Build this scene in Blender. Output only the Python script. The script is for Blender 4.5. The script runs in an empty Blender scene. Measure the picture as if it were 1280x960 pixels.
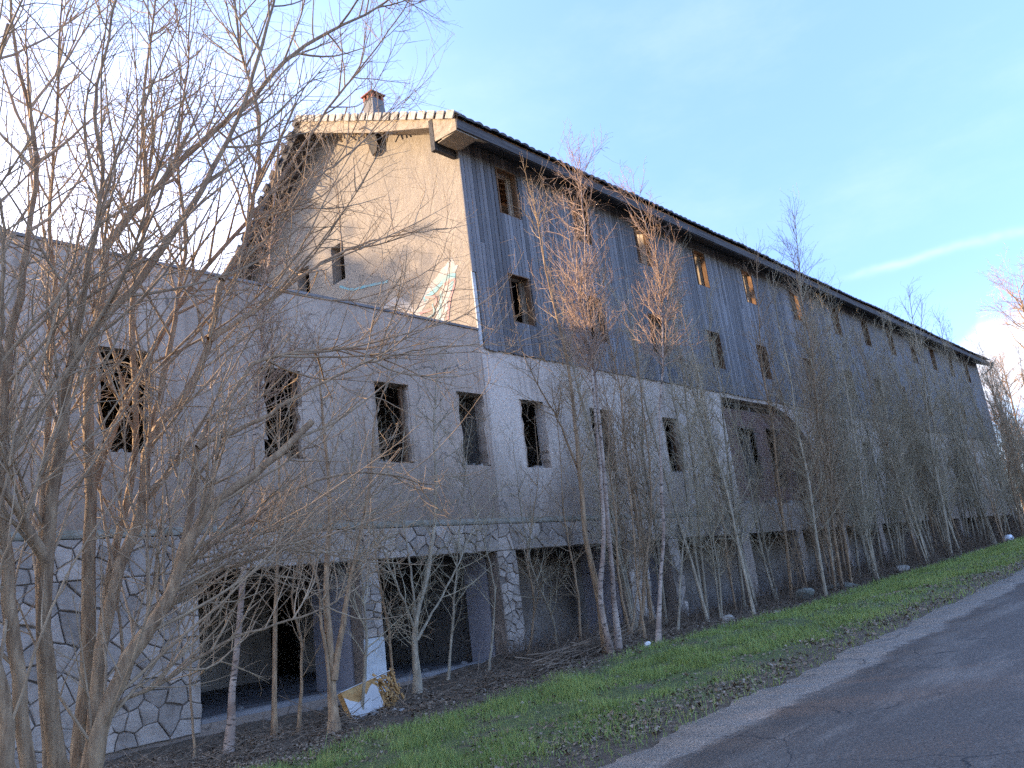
import bpy, math, random
import numpy as np
from mathutils import Matrix, Vector

S = bpy.context.scene
COL = S.collection
rng = np.random.default_rng(7)
random.seed(7)
R = math.radians

# ------------------------------------------------------------------ camera
FPX = 1021.0                       # focal length in pixels of the 1280 px wide photograph
AX = np.array([960.0, -139.0, -FPX]); AX /= np.linalg.norm(AX)
AY = np.array([-1143.0, -401.0, -FPX]); AY -= AX * (AY @ AX); AY /= np.linalg.norm(AY)
AZ = np.cross(AX, AY)
RW = np.array([AX, AY, AZ])        # camera -> world
EYE = np.array([0.0, 0.0, 1.6])
cam_d = bpy.data.cameras.new('camera')
cam = bpy.data.objects.new('camera', cam_d); COL.objects.link(cam)
cam_d.sensor_width = 36.0; cam_d.lens = FPX / 1280 * 36.0
cam_d.clip_start = 0.05; cam_d.clip_end = 3000
M4 = Matrix([list(RW[i]) + [EYE[i]] for i in range(3)] + [[0, 0, 0, 1]])
cam.matrix_world = M4
S.camera = cam

def at(x, y, Y):
    """point of the facade-parallel plane at depth Y seen at photo pixel x, y"""
    d = RW @ np.array([x - 640.0, 480.0 - y, -FPX])
    return d * (Y / d[1]) + EYE

def dirpx(x, y):
    d = RW @ np.array([x - 640.0, 480.0 - y, -FPX])
    return d / np.linalg.norm(d)

# ------------------------------------------------------------------ light
SUN_EL = R(16.0)
SUN_A = R(58.0)                    # from -X towards +Y
sun_v = Vector((-math.cos(SUN_A) * math.cos(SUN_EL), math.sin(SUN_A) * math.cos(SUN_EL), math.sin(SUN_EL)))
sd = bpy.data.lights.new('sun', 'SUN'); sd.energy = 2.0; sd.angle = R(0.55); sd.color = (1.0, 0.74, 0.47)
so = bpy.data.objects.new('sun', sd); COL.objects.link(so)
so.rotation_euler = sun_v.to_track_quat('Z', 'Y').to_euler()

class NT:
    def __init__(self, tree):
        self.t = tree; tree.nodes.clear()
    def n(self, typ, ins=None, **props):
        nd = self.t.nodes.new(typ)
        for k, v in props.items(): setattr(nd, k, v)
        if ins:
            for k, v in ins.items(): self.put(nd, k, v)
        return nd
    def put(self, nd, k, v):
        s = nd.inputs[k]
        if isinstance(v, bpy.types.NodeSocket): self.t.links.new(v, s)
        elif isinstance(v, bpy.types.Node): self.t.links.new(v.outputs[0], s)
        else: s.default_value = v
    def m(self, op, a, b=0.0, c=0.0, clamp=False):
        nd = self.n('ShaderNodeMath', operation=op, use_clamp=clamp)
        for i, v in enumerate((a, b, c)): self.put(nd, i, v)
        return nd.outputs[0]
    def vm(self, op, a, b=(0, 0, 0)):
        nd = self.n('ShaderNodeVectorMath', operation=op)
        self.put(nd, 0, a); self.put(nd, 1, b)
        return nd.outputs['Value'] if op in ('DOT_PRODUCT', 'LENGTH', 'DISTANCE') else nd.outputs[0]
    def ramp(self, fac, stops, interp='LINEAR'):
        nd = self.n('ShaderNodeValToRGB'); cr = nd.color_ramp; cr.interpolation = interp
        while len(cr.elements) < len(stops): cr.elements.new(0.5)
        for e, (p, c) in zip(cr.elements, stops):
            e.position = p; e.color = (c[0], c[1], c[2], 1) if hasattr(c, '__len__') else (c, c, c, 1)
        self.put(nd, 'Fac', fac); return nd.outputs['Color']
    def mix(self, fac, a, b, blend='MIX'):
        nd = self.n('ShaderNodeMix', data_type='RGBA', blend_type=blend)
        self.put(nd, 0, fac)
        for i, v in ((6, a), (7, b)):
            if isinstance(v, tuple) and len(v) == 3: v = (*v, 1)
            self.put(nd, i, v)
        return nd.outputs[2]
    def smooth(self, v, a, b, lo=0.0, hi=1.0):
        nd = self.n('ShaderNodeMapRange', interpolation_type='SMOOTHSTEP')
        for k, x in ((0, v), (1, a), (2, b), (3, lo), (4, hi)): self.put(nd, k, x)
        return nd.outputs[0]
    def noise(self, vec, scale, detail=4, rough=0.55):
        nd = self.n('ShaderNodeTexNoise'); self.put(nd, 'Vector', vec)
        nd.inputs['Scale'].default_value = scale; nd.inputs['Detail'].default_value = detail
        nd.inputs['Roughness'].default_value = rough
        return nd.outputs['Fac']

W = bpy.data.worlds.new('World'); S.world = W; W.use_nodes = True
w = NT(W.node_tree)
sky = w.n('ShaderNodeTexSky', sky_type='NISHITA', sun_disc=False, sun_elevation=SUN_EL,
          sun_rotation=math.atan2(sun_v.x, sun_v.y), altitude=100, air_density=1.0, dust_density=0.6, ozone_density=1.5)
gv = w.n('ShaderNodeTexCoord').outputs['Generated']
gv = w.vm('NORMALIZE', gv)
wv = w.n('ShaderNodeMapping', {'Vector': gv}); wv.inputs['Scale'].default_value = (1.0, 1.0, 2.5)
n1 = w.noise(wv.outputs[0], 2.6, 7, 0.62)
# thin high veil, thicker low in the sky and towards the sun
zz = w.n('ShaderNodeSeparateXYZ', {0: gv}).outputs[2]
tow = w.vm('DOT_PRODUCT', gv, (sun_v.x * .93, sun_v.y * .93, .30))
veil = w.m('MULTIPLY', w.smooth(tow, 0.12, 1.02), w.smooth(n1, 0.30, 0.62, 0.45, 1.0))
veil = w.m('MULTIPLY', veil, w.smooth(zz, 0.75, 0.2))
wisp = w.m('MULTIPLY', w.smooth(n1, 0.45, 0.8), 0.10)
# one drawn-out cirrus streak
d1 = Vector(dirpx(1040, 353)); d2 = Vector(dirpx(1290, 284)); nn = d1.cross(d2).normalized()
off = w.m('ADD', w.vm('DOT_PRODUCT', gv, tuple(nn)), w.m('MULTIPLY', w.m('SUBTRACT', w.noise(gv, 14, 4), 0.5), 0.016))
st = w.m('POWER', 2.718, w.m('MULTIPLY', w.m('MULTIPLY', off, off), -1 / (0.0045 ** 2)))
al = w.vm('DOT_PRODUCT', gv, tuple(d2))
al0 = d1.dot(d2)
st = w.m('MULTIPLY', st, w.smooth(al, al0 - 0.002, al0 + 0.008))
st = w.m('MULTIPLY', st, w.smooth(w.noise(gv, 11, 4), 0.36, 0.58, 0.05, 0.19))
# a small cumulus low behind the far end
d3 = dirpx(1262, 455)
cd = w.vm('DISTANCE', gv, tuple(d3))
cd = w.m('ADD', cd, w.m('MULTIPLY', w.m('SUBTRACT', w.noise(gv, 26, 5), 0.5), 0.05))
cu = w.smooth(cd, 0.064, 0.03)
mask = w.m('MAXIMUM', w.m('MAXIMUM', w.m('MULTIPLY', veil, 0.95), wisp), w.m('MAXIMUM', st, w.m('MULTIPLY', cu, 0.8)))
grad = w.ramp(zz, [(0.0, (0.318, 0.348, 0.52)), (0.28, (0.335, 0.368, 0.55)), (0.62, (0.54, 0.56, 0.70)), (1.0, (0.97, 0.94, 0.92))])
skyc = w.mix(1.0, sky.outputs[0], grad, 'MULTIPLY')
colr = w.mix(w.m('MAXIMUM', wisp, w.m('MAXIMUM', st, w.m('MULTIPLY', cu, 0.8))), skyc, (1.75, 1.75, 1.85))
colr = w.mix(veil, colr, (4.6, 4.2, 3.75))
bg = w.n('ShaderNodeBackground', {'Color': colr, 'Strength': 0.15})
w.n('ShaderNodeOutputWorld', {'Surface': bg.outputs[0]})

S.view_settings.view_transform = 'Standard'; S.view_settings.look = 'None'
S.view_settings.exposure = 2.88; S.view_settings.gamma = 1.0
S.cycles.max_bounces = 6; S.cycles.diffuse_bounces = 4; S.cycles.use_denoising = False
S.cycles.adaptive_threshold = 0.012

# ------------------------------------------------------------------ materials
def pbr(name):
    m = bpy.data.materials.new(name); m.use_nodes = True
    t = NT(m.node_tree)
    b = t.n('ShaderNodeBsdfPrincipled'); t.n('ShaderNodeOutputMaterial', {'Surface': b.outputs[0]})
    b.inputs['Specular IOR Level'].default_value = 0.25
    return m, t, b

def simple(name, c1, c2, scale=6, stretch=(1, 1, 1), rough=0.85, bump=0.2, rand=0.0, bscale=None, world=True, c3=None, dist=0.02):
    m, t, b = pbr(name)
    pos = t.n('ShaderNodeNewGeometry').outputs['Position'] if world else t.n('ShaderNodeTexCoord').outputs['Object']
    mp = t.n('ShaderNodeMapping', {'Vector': pos}); mp.inputs['Scale'].default_value = stretch
    f = t.noise(mp.outputs[0], scale, 6, 0.6)
    stops = [(0.33, c1), (0.67, c2)]
    if c3: stops = [(0.28, c1), (0.5, c2), (0.72, c3)]
    c = t.ramp(f, stops)
    if rand:
        r = t.n('ShaderNodeObjectInfo').outputs['Random']
        k = t.m('ADD', t.m('MULTIPLY', r, 2 * rand), 1 - rand)
        c = t.mix(1.0, c, t.n('ShaderNodeCombineXYZ', {0: k, 1: k, 2: k}).outputs[0], 'MULTIPLY')
    t.put(b, 'Base Color', c); b.inputs['Roughness'].default_value = rough
    if bump:
        h = t.noise(mp.outputs[0], bscale or scale * 4, 5, 0.6)
        bp = t.n('ShaderNodeBump', {'Height': h, 'Strength': bump, 'Distance': dist}); t.put(b, 'Normal', bp.outputs[0])
    return m

def plaster(name, light, dark, stain, zlow, zhigh):
    """weathered render: mottling, rain streaks, a damp band low down"""
    m, t, b = pbr(name)
    pos = t.n('ShaderNodeNewGeometry').outputs['Position']
    big = t.noise(pos, 0.55, 5, 0.6)
    c = t.ramp(big, [(0.32, dark), (0.62, light)])
    mp = t.n('ShaderNodeMapping', {'Vector': pos}); mp.inputs['Scale'].default_value = (3.2, 3.2, 0.16)
    stn = t.noise(mp.outputs[0], 1.6, 5, 0.6)
    c = t.mix(t.smooth(stn, 0.48, 0.74, 0, 0.7), c, stain)
    z = t.n('ShaderNodeSeparateXYZ', {0: pos}).outputs[2]
    zj = t.m('ADD', z, t.m('MULTIPLY', t.m('SUBTRACT', t.noise(pos, 0.9, 5), 0.5), 2.2))
    low = t.smooth(zj, zhigh, zlow, 0.0, 0.75)
    c = t.mix(low, c, stain)
    vk = t.n('ShaderNodeTexVoronoi', feature='DISTANCE_TO_EDGE'); vk.inputs['Scale'].default_value = 0.42
    t.put(vk, 'Vector', t.vm('ADD', pos, t.vm('MULTIPLY', t.n('ShaderNodeTexNoise', {'Vector': pos, 'Scale': 1.3, 'Detail': 5.0}).outputs['Color'], (1.1, 1.1, 1.1))))
    ck = t.m('MULTIPLY', t.smooth(vk.outputs['Distance'], 0.008, 0.002), t.smooth(t.noise(pos, 0.35, 3), 0.46, 0.58, 0, 0.65))
    c = t.mix(ck, c, (0.07, 0.06, 0.05))
    patch = t.smooth(t.noise(pos, 0.8, 6, 0.7), 0.60, 0.64, 0, 0.35)
    c = t.mix(patch, c, tuple(min(0.8, 1.25 * v) for v in light))
    fine = t.noise(pos, 16, 5, 0.65)
    c = t.mix(0.5, c, t.ramp(fine, [(0.3, 0.55), (0.7, 1.25)]), 'MULTIPLY')
    t.put(b, 'Base Color', c); b.inputs['Roughness'].default_value = 0.92
    bp = t.n('ShaderNodeBump', {'Height': t.noise(pos, 30, 6, 0.7), 'Strength': 0.5, 'Distance': 0.02})
    bp2 = t.n('ShaderNodeBump', {'Height': t.noise(pos, 2.2, 4, 0.6), 'Strength': 0.35, 'Distance': 0.12, 'Normal': bp.outputs[0]})
    t.put(b, 'Normal', bp2.outputs[0])
    return m

MT = {}
MT['plaster'] = plaster('weathered_plaster', (0.50, 0.395, 0.31), (0.38, 0.295, 0.23), (0.22, 0.163, 0.122), 3.0, 5.6)
MT['front_plaster'] = plaster('pale_front_plaster', (0.66, 0.56, 0.47), (0.54, 0.45, 0.37), (0.27, 0.208, 0.163), 3.2, 5.4)
MT['gable'] = plaster('gable_plaster', (0.305, 0.26, 0.21), (0.255, 0.218, 0.177), (0.25, 0.22, 0.19), 5.0, 8.6)
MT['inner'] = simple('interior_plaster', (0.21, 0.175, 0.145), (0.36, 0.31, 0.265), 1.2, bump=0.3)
MT['stub'] = simple('stub_plaster', (0.36, 0.32, 0.33), (0.46, 0.42, 0.42), 1.5, bump=0.3)
MT['concrete'] = simple('concrete', (0.16, 0.15, 0.145), (0.27, 0.25, 0.24), 1.6, bump=0.4)
MT['white'] = simple('white_render', (0.42, 0.42, 0.41), (0.62, 0.62, 0.60), 2.5, bump=0.4)
MT['mortar'] = simple('dark_mortar', (0.125, 0.10, 0.08), (0.20, 0.165, 0.135), 5, bump=0.5)
MT['stone'] = simple('cladding_stone', (0.25, 0.20, 0.16), (0.36, 0.30, 0.25), 4.5, rand=0.26, bump=0.6, bscale=18, c3=(0.43, 0.365, 0.31), dist=0.03)
MT['plank'] = simple('weathered_boards', (0.092, 0.086, 0.084), (0.18, 0.17, 0.168), 2.4, stretch=(14, 14, 0.35), rand=0.36, bump=0.5, bscale=5, rough=0.75, c3=(0.20, 0.205, 0.22))
MT['dark_wood'] = simple('dark_timber', (0.035, 0.033, 0.034), (0.085, 0.08, 0.08), 3, stretch=(0.4, 5, 5), bump=0.4)
MT['fascia'] = simple('grey_fascia_wood', (0.055, 0.05, 0.05), (0.12, 0.112, 0.11), 3, stretch=(0.3, 6, 6), bump=0.4)
MT['brown_wood'] = simple('brown_timber', (0.085, 0.048, 0.027), (0.21, 0.12, 0.065), 4, stretch=(3, 3, 0.6), bump=0.4, rand=0.25)
MT['orange_boards'] = simple('roof_boarding', (0.22, 0.12, 0.05), (0.38, 0.22, 0.095), 3, stretch=(0.5, 3, 3), bump=0.3)
MT['pale_wood'] = simple('bleached_timber', (0.26, 0.205, 0.145), (0.42, 0.345, 0.255), 4, stretch=(2, 2, 2), bump=0.5, rand=0.25)
MT['straw'] = simple('rotten_laths', (0.22, 0.16, 0.10), (0.46, 0.36, 0.25), 6, bump=0.3, rand=0.35)
MT['tile'] = simple('dark_roof_tile', (0.05, 0.045, 0.043), (0.11, 0.10, 0.095), 5, bump=0.3, rand=0.3)
MT['verge'] = simple('pale_verge_tile', (0.33, 0.29, 0.24), (0.50, 0.46, 0.40), 5, bump=0.3, rand=0.2)
MT['terracotta'] = simple('terracotta', (0.30, 0.09, 0.05), (0.44, 0.16, 0.09), 8, bump=0.3)
MT['black'] = simple('flue_black', (0.012, 0.012, 0.012), (0.03, 0.03, 0.03), 5, bump=0)
MT['brick'] = simple('old_brick', (0.125, 0.08, 0.065), (0.22, 0.135, 0.108), 7, bump=0.5, c3=(0.27, 0.21, 0.18))
MT['moss'] = simple('mossy_ledge', (0.15, 0.135, 0.095), (0.30, 0.27, 0.22), 4, bump=0.5)
MT['bark'] = simple('grey_brown_bark', (0.18, 0.112, 0.065), (0.40, 0.275, 0.165), 7, stretch=(3, 3, 0.6), bump=0.7, bscale=30, rand=0.12)
MT['twig'] = simple('olive_twigs', (0.23, 0.155, 0.095), (0.40, 0.295, 0.19), 5, bump=0, rand=0.15)
MT['twig_green'] = simple('green_grey_twigs', (0.25, 0.20, 0.13), (0.43, 0.36, 0.245), 5, bump=0, rand=0.2)
MT['bark_green'] = simple('green_grey_bark', (0.20, 0.16, 0.11), (0.39, 0.325, 0.235), 6, stretch=(3, 3, 0.6), bump=0.6, bscale=26, rand=0.2)
MT['twig_red'] = simple('birch_twigs', (0.23, 0.145, 0.10), (0.40, 0.28, 0.20), 5, bump=0, rand=0.1)
MT['twig_warm'] = simple('tawny_twigs', (0.21, 0.13, 0.075), (0.36, 0.25, 0.15), 3, bump=0, rand=0.2)
MT['dry'] = simple('dry_stems', (0.085, 0.06, 0.042), (0.22, 0.16, 0.11), 5, bump=0, rand=0.2)
MT['debris'] = simple('pale_rubble', (0.17, 0.155, 0.14), (0.34, 0.315, 0.29), 5, bump=0.6, rand=0.3)
MT['rock'] = simple('tan_rock', (0.22, 0.19, 0.155), (0.38, 0.34, 0.29), 5, bump=0.7, rand=0.2)
MT['mossrock'] = simple('mossy_rock', (0.13, 0.135, 0.105), (0.22, 0.215, 0.19), 4, bump=0.7, rand=0.2)
MT['foam'] = simple('orange_foam', (0.22, 0.11, 0.036), (0.42, 0.23, 0.085), 9, bump=0.9, bscale=22, c3=(0.48, 0.31, 0.13))
MT['sheet'] = simple('dull_white_sheet', (0.40, 0.37, 0.345), (0.52, 0.49, 0.46), 3, bump=0.1, rough=0.5)
MT['plastic'] = simple('white_litter', (0.62, 0.63, 0.65), (0.75, 0.75, 0.76), 9, bump=0.2, rough=0.5)
MT['green'] = simple('evergreen_leaves', (0.025, 0.045, 0.018), (0.06, 0.10, 0.035), 2, bump=0)

m, t, b = pbr('birch_bark'); MT['birch'] = m
pos = t.n('ShaderNodeNewGeometry').outputs['Position']
mp = t.n('ShaderNodeMapping', {'Vector': pos}); mp.inputs['Scale'].default_value = (3.0, 3.0, 9.0)
c = t.ramp(t.noise(pos, 3, 4), [(0.35, (0.22, 0.15, 0.112)), (0.65, (0.40, 0.315, 0.255))])
c = t.mix(t.smooth(t.noise(mp.outputs[0], 2.6, 5, 0.65), 0.54, 0.62), c, (0.06, 0.045, 0.035))
t.put(b, 'Base Color', c); b.inputs['Roughness'].default_value = 0.8

m, t, b = pbr('asphalt'); MT['asphalt'] = m
pos = t.n('ShaderNodeNewGeometry').outputs['Position']
sx = t.n('ShaderNodeSeparateXYZ', {0: pos})
y = t.m('ADD', sx.outputs[1], t.m('MULTIPLY', t.m('SUBTRACT', t.noise(pos, 0.9, 7, 0.68), 0.5), 0.9))
y = t.m('ADD', y, t.m('MULTIPLY', t.m('SUBTRACT', t.noise(pos, 7, 5, 0.65), 0.5), 0.22))
edge = t.smooth(y, 4.08, 4.26)
st = t.n('ShaderNodeMapping', {'Vector': pos}); st.inputs['Scale'].default_value = (0.35, 1.5, 1)
worn = t.smooth(t.noise(st.outputs[0], 1.0, 8, 0.7), 0.46, 0.66, 0, 0.8)
grit = t.noise(pos, 48, 5, 0.85)
agg = t.n('ShaderNodeTexVoronoi'); t.put(agg, 'Vector', pos); agg.inputs['Scale'].default_value = 42
c = t.mix(worn, (0.105, 0.083, 0.068), (0.19, 0.158, 0.132))
c = t.mix(edge, c, t.mix(t.noise(pos, 3.5, 6, 0.7), (0.20, 0.17, 0.145), (0.37, 0.325, 0.285)))
dusty = t.m('MULTIPLY', t.smooth(t.noise(pos, 5, 7, 0.75), 0.52, 0.72), 0.35)
c = t.mix(dusty, c, (0.15, 0.135, 0.12))
c = t.mix(0.8, c, t.ramp(grit, [(0.38, 0.35), (0.62, 1.6)]), 'MULTIPLY')
c = t.mix(0.5, c, t.ramp(agg.outputs['Distance'], [(0.0, 1.5), (0.6, 0.7)]), 'MULTIPLY')
# a few wandering cracks
vk = t.n('ShaderNodeTexVoronoi', feature='DISTANCE_TO_EDGE')
wob = t.vm('ADD', pos, t.vm('MULTIPLY', t.n('ShaderNodeTexNoise', {'Vector': pos, 'Scale': 1.2, 'Detail': 5.0}).outputs['Color'], (0.9, 0.9, 0.9)))
t.put(vk, 'Vector', wob); vk.inputs['Scale'].default_value = 0.55
ck = t.m('MULTIPLY', t.smooth(vk.outputs['Distance'], 0.006, 0.0015), t.smooth(t.noise(pos, 0.5, 3), 0.40, 0.52, 0, 0.85))
c = t.mix(ck, c, (0.015, 0.015, 0.015))
t.put(b, 'Base Color', c); b.inputs['Roughness'].default_value = 0.72
bp = t.n('ShaderNodeBump', {'Height': agg.outputs['Distance'], 'Strength': 0.55, 'Distance': 0.012}); t.put(b, 'Normal', bp.outputs[0])

m, t, b = pbr('soil_and_moss'); MT['soil'] = m
pos = t.n('ShaderNodeNewGeometry').outputs['Position']
sx = t.n('ShaderNodeSeparateXYZ', {0: pos})
yj = t.m('ADD', sx.outputs[1], t.m('MULTIPLY', t.m('SUBTRACT', t.noise(pos, 0.8, 6, 0.65), 0.5), 2.4))
g = t.m('MULTIPLY', t.smooth(yj, 5.2, 6.3), t.smooth(yj, 9.9, 9.0))
soil = t.ramp(t.noise(pos, 9, 7, 0.7), [(0.25, (0.055, 0.040, 0.027)), (0.5, (0.125, 0.092, 0.064)), (0.75, (0.23, 0.18, 0.135))])
gr = t.ramp(t.noise(pos, 5, 6, 0.7), [(0.3, (0.07, 0.082, 0.03)), (0.7, (0.15, 0.17, 0.06))])
c = t.mix(t.m('MULTIPLY', g, t.smooth(t.noise(pos, 1.7, 5, 0.6), 0.30, 0.48)), soil, gr)
t.put(b, 'Base Color', c); b.inputs['Roughness'].default_value = 0.95
bp = t.n('ShaderNodeBump', {'Height': t.noise(pos, 22, 6, 0.7), 'Strength': 0.9, 'Distance': 0.05}); t.put(b, 'Normal', bp.outputs[0])

m, t, b = pbr('grass_blades'); MT['grass'] = m
pos = t.n('ShaderNodeNewGeometry').outputs['Position']
c = t.ramp(t.noise(pos, 1.1, 5, 0.6), [(0.3, (0.15, 0.195, 0.048)), (0.55, (0.225, 0.29, 0.075)), (0.75, (0.32, 0.30, 0.11))])
c = t.mix(t.smooth(t.noise(pos, 45, 2), 0.58, 0.66, 0, 0.7), c, (0.24, 0.20, 0.10))
t.put(b, 'Base Color', c); b.inputs['Roughness'].default_value = 0.6
m, t, b = pbr('dead_leaves'); MT['leaf'] = m
pos = t.n('ShaderNodeNewGeometry').outputs['Position']
c = t.ramp(t.noise(pos, 17, 3, 0.7), [(0.3, (0.075, 0.05, 0.032)), (0.48, (0.18, 0.125, 0.08)), (0.6, (0.28, 0.215, 0.16)), (0.72, (0.40, 0.35, 0.29))])
t.put(b, 'Base Color', c); b.inputs['Roughness'].default_value = 0.8
def paint(name, c, lo=0.36, hi=0.6):
    m, t, b = pbr(name)
    pos = t.n('ShaderNodeNewGeometry').outputs['Position']
    f = t.smooth(t.noise(pos, 3.5, 6, 0.7), lo, hi)
    t.put(b, 'Base Color', t.mix(f, tuple(0.5 * x + 0.5 * y for x, y in zip(c, (0.30, 0.25, 0.195))), c)); b.inputs['Roughness'].default_value = 0.7
    return m
MT['p_white'] = paint('white_spray', (0.37, 0.36, 0.35), 0.40, 0.66); MT['p_cyan'] = paint('cyan_spray', (0.15, 0.33, 0.36)); MT['p_pink'] = paint('pink_spray', (0.40, 0.20, 0.19))

# ------------------------------------------------------------------ mesh helpers
def tag(o, label=None, cat=None, group=None, kind=None):
    if label: o['label'] = label
    if cat: o['category'] = cat
    if group: o['group'] = group
    if kind: o['kind'] = kind
    return o
def link(name, me, parent=None, loc=None):
    o = bpy.data.objects.new(name, me); COL.objects.link(o)
    if parent: o.parent = parent
    if loc is not None: o.location = loc
    return o
def empty(name, loc=(0, 0, 0), parent=None):
    o = link(name, None, parent, loc); o.empty_display_size = 0.2
    return o

class MB:
    def __init__(self): self.v = []; self.f = []
    def add(self, vs, fs):
        k = len(self.v); self.v += [tuple(map(float, p)) for p in vs]; self.f += [tuple(i + k for i in q) for q in fs]
    def box(self, a, b):
        x0, y0, z0 = a; x1, y1, z1 = b
        self.add([(x0, y0, z0), (x1, y0, z0), (x1, y1, z0), (x0, y1, z0), (x0, y0, z1), (x1, y0, z1), (x1, y1, z1), (x0, y1, z1)],
                 [(0, 3, 2, 1), (4, 5, 6, 7), (0, 1, 5, 4), (1, 2, 6, 5), (2, 3, 7, 6), (3, 0, 4, 7)])
    def prism(self, poly, off):
        n = len(poly); a = [np.array(p, float) for p in poly]; off = np.array(off, float)
        self.add(a + [p + off for p in a], [tuple(range(n)), tuple(range(2 * n - 1, n - 1, -1))] + [(i, i + n, (i + 1) % n + n, (i + 1) % n) for i in range(n)])
    def beam(self, p, q, wd, ht, up=(0, 0, 1)):
        p = np.array(p, float); q = np.array(q, float); d = (q - p) / np.linalg.norm(q - p)
        s = np.cross(d, up); s /= np.linalg.norm(s); u = np.cross(s, d)
        s = s * wd / 2; u = u * ht / 2
        self.add([p - s - u, p + s - u, p + s + u, p - s + u, q - s - u, q + s - u, q + s + u, q - s + u],
                 [(0, 3, 2, 1), (4, 5, 6, 7), (0, 1, 5, 4), (1, 2, 6, 5), (2, 3, 7, 6), (3, 0, 4, 7)])
    def mesh(self, name, mat):
        me = bpy.data.meshes.new(name); me.from_pydata(self.v, [], self.f); me.materials.append(MT[mat]); me.update()
        bm_fix(me)
        return me
    def build(self, name, mat, parent=None, loc=None): return link(name, self.mesh(name, mat), parent, loc)
import bmesh
def bm_fix(me):
    bm = bmesh.new(); bm.from_mesh(me); bmesh.ops.recalc_face_normals(bm, faces=bm.faces); bm.to_mesh(me); bm.free()

def np_mesh(name, V, F, mat, smooth=False):
    """V (n,3); F (m,3) or (m,4)"""
    me = bpy.data.meshes.new(name); V = np.ascontiguousarray(V, np.float32); F = np.ascontiguousarray(F, np.int32); k = F.shape[1]
    me.vertices.add(len(V)); me.vertices.foreach_set('co', V.ravel())
    me.loops.add(F.size); me.loops.foreach_set('vertex_index', F.ravel())
    me.polygons.add(len(F)); me.polygons.foreach_set('loop_start', np.arange(0, F.size, k, dtype=np.int32))
    me.polygons.foreach_set('loop_total', np.full(len(F), k, np.int32))
    if smooth: me.polygons.foreach_set('use_smooth', np.ones(len(F), bool))
    me.materials.append(MT[mat]); me.update(calc_edges=True); me.validate()
    return me

class Tubes:
    def __init__(self): self.g = {}
    def add(self, pts, rad, sides):
        pts = np.asarray(pts, float); self.g.setdefault((len(pts), sides), []).append((pts, np.asarray(rad, float)))
    def mesh(self, name, mat, smooth=True):
        Vs = []; Fs = []; base = 0
        for (n, s), items in self.g.items():
            P = np.array([a for a, _ in items]); Rr = np.array([r for _, r in items])
            T = np.gradient(P, axis=1); T /= np.linalg.norm(T, axis=2, keepdims=True) + 1e-9
            mean = T.mean(axis=1); ref = np.where(np.abs(mean[:, 2:3]) > 0.8, np.array([[1.0, 0.13, 0]]), np.array([[0.05, 0.1, 1.0]]))
            U = np.cross(T, ref[:, None, :]); U /= np.linalg.norm(U, axis=2, keepdims=True) + 1e-9
            B = np.cross(T, U)
            a = np.arange(s) * 2 * np.pi / s
            ring = P[:, :, None, :] + Rr[:, :, None, None] * (np.cos(a)[None, None, :, None] * U[:, :, None, :] + np.sin(a)[None, None, :, None] * B[:, :, None, :])
            m_ = len(items); Vs.append(ring.reshape(-1, 3))
            i = np.arange(n - 1)[:, None]; j = np.arange(s)[None, :]; j2 = (j + 1) % s
            q = np.stack([i * s + j, i * s + j2, (i + 1) * s + j2, (i + 1) * s + j], axis=-1).reshape(-1, 4)
            Fs.append((q[None] + (np.arange(m_) * n * s)[:, None, None]).reshape(-1, 4) + base)
            base += m_ * n * s
        if not Vs: return None
        return np_mesh(name, np.concatenate(Vs), np.concatenate(Fs), mat, smooth)

def unit(v): return v / (np.linalg.norm(v) + 1e-9)
def resample(P, n):
    """Catmull-Rom through the control points"""
    P = np.asarray(P, float); Q = np.vstack([2 * P[0] - P[1], P, 2 * P[-1] - P[-2]])
    seg = np.linalg.norm(np.diff(P, axis=0), axis=1); cum = np.concatenate([[0], np.cumsum(seg)]); out = []
    for d in np.linspace(0, cum[-1], n):
        k = min(np.searchsorted(cum, d, 'right') - 1, len(P) - 2); u = (d - cum[k]) / max(seg[k], 1e-6)
        p0, p1, p2, p3 = Q[k:k + 4]
        out.append(0.5 * (2 * p1 + (p2 - p0) * u + (2 * p0 - 5 * p1 + 4 * p2 - p3) * u ** 2 + (3 * p1 - p0 - 3 * p2 + p3) * u ** 3))
    return np.array(out)
def shoot(p, d, L, n, wander, up, rg, sag=0.0):
    pts = [p]; d = unit(d); st = L / (n - 1)
    for i in range(n - 1):
        d = unit(d + rg.normal(0, wander, 3) + np.array([0, 0, up - sag * (i / n)]))
        pts.append(pts[-1] + d * st)
    return np.array(pts)
def side_dir(T, ang, rg, bias=None):
    r = rg.normal(0, 1, 3)
    if bias is not None: r = r + bias
    s = unit(r - T * (r @ T))
    return unit(T * math.cos(ang) + s * math.sin(ang))
def foliate(tb, P, rad, rg, spec, level=0, t0=0.2, bias=None):
    """side shoots along polyline P; spec = list of levels"""
    sp = spec[level]
    L = np.linalg.norm(np.diff(P, axis=0), axis=1).sum()
    n = max(1, int(L * sp['dens'] * rg.uniform(0.8, 1.2)))
    for t in np.sort(rg.uniform(t0, 1.0, n)):
        f = t * (len(P) - 1); k = min(int(f), len(P) - 2); u = f - k
        p = P[k] * (1 - u) + P[k + 1] * u; T = unit(P[k + 1] - P[k]); r = rad[k] * (1 - u) + rad[k + 1] * u
        l = sp['len'] * (1 - sp.get('taper', 0.5) * t) * rg.uniform(0.55, 1.25)
        d = side_dir(T, R(rg.normal(sp['ang'], 9)), rg, bias)
        q = shoot(p, d, l, sp['n'], sp['wander'], sp['up'], rg, sp.get('sag', 0))
        rr = min(r * 0.75, sp['r']) * rg.uniform(0.8, 1.15)
        rq = np.linspace(rr, sp.get('tip', 0.0016), sp['n'])
        tb.add(q, rq, sp['s'])
        if level + 1 < len(spec): foliate(tb, q, rq, rg, spec, level + 1, 0.15)

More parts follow.
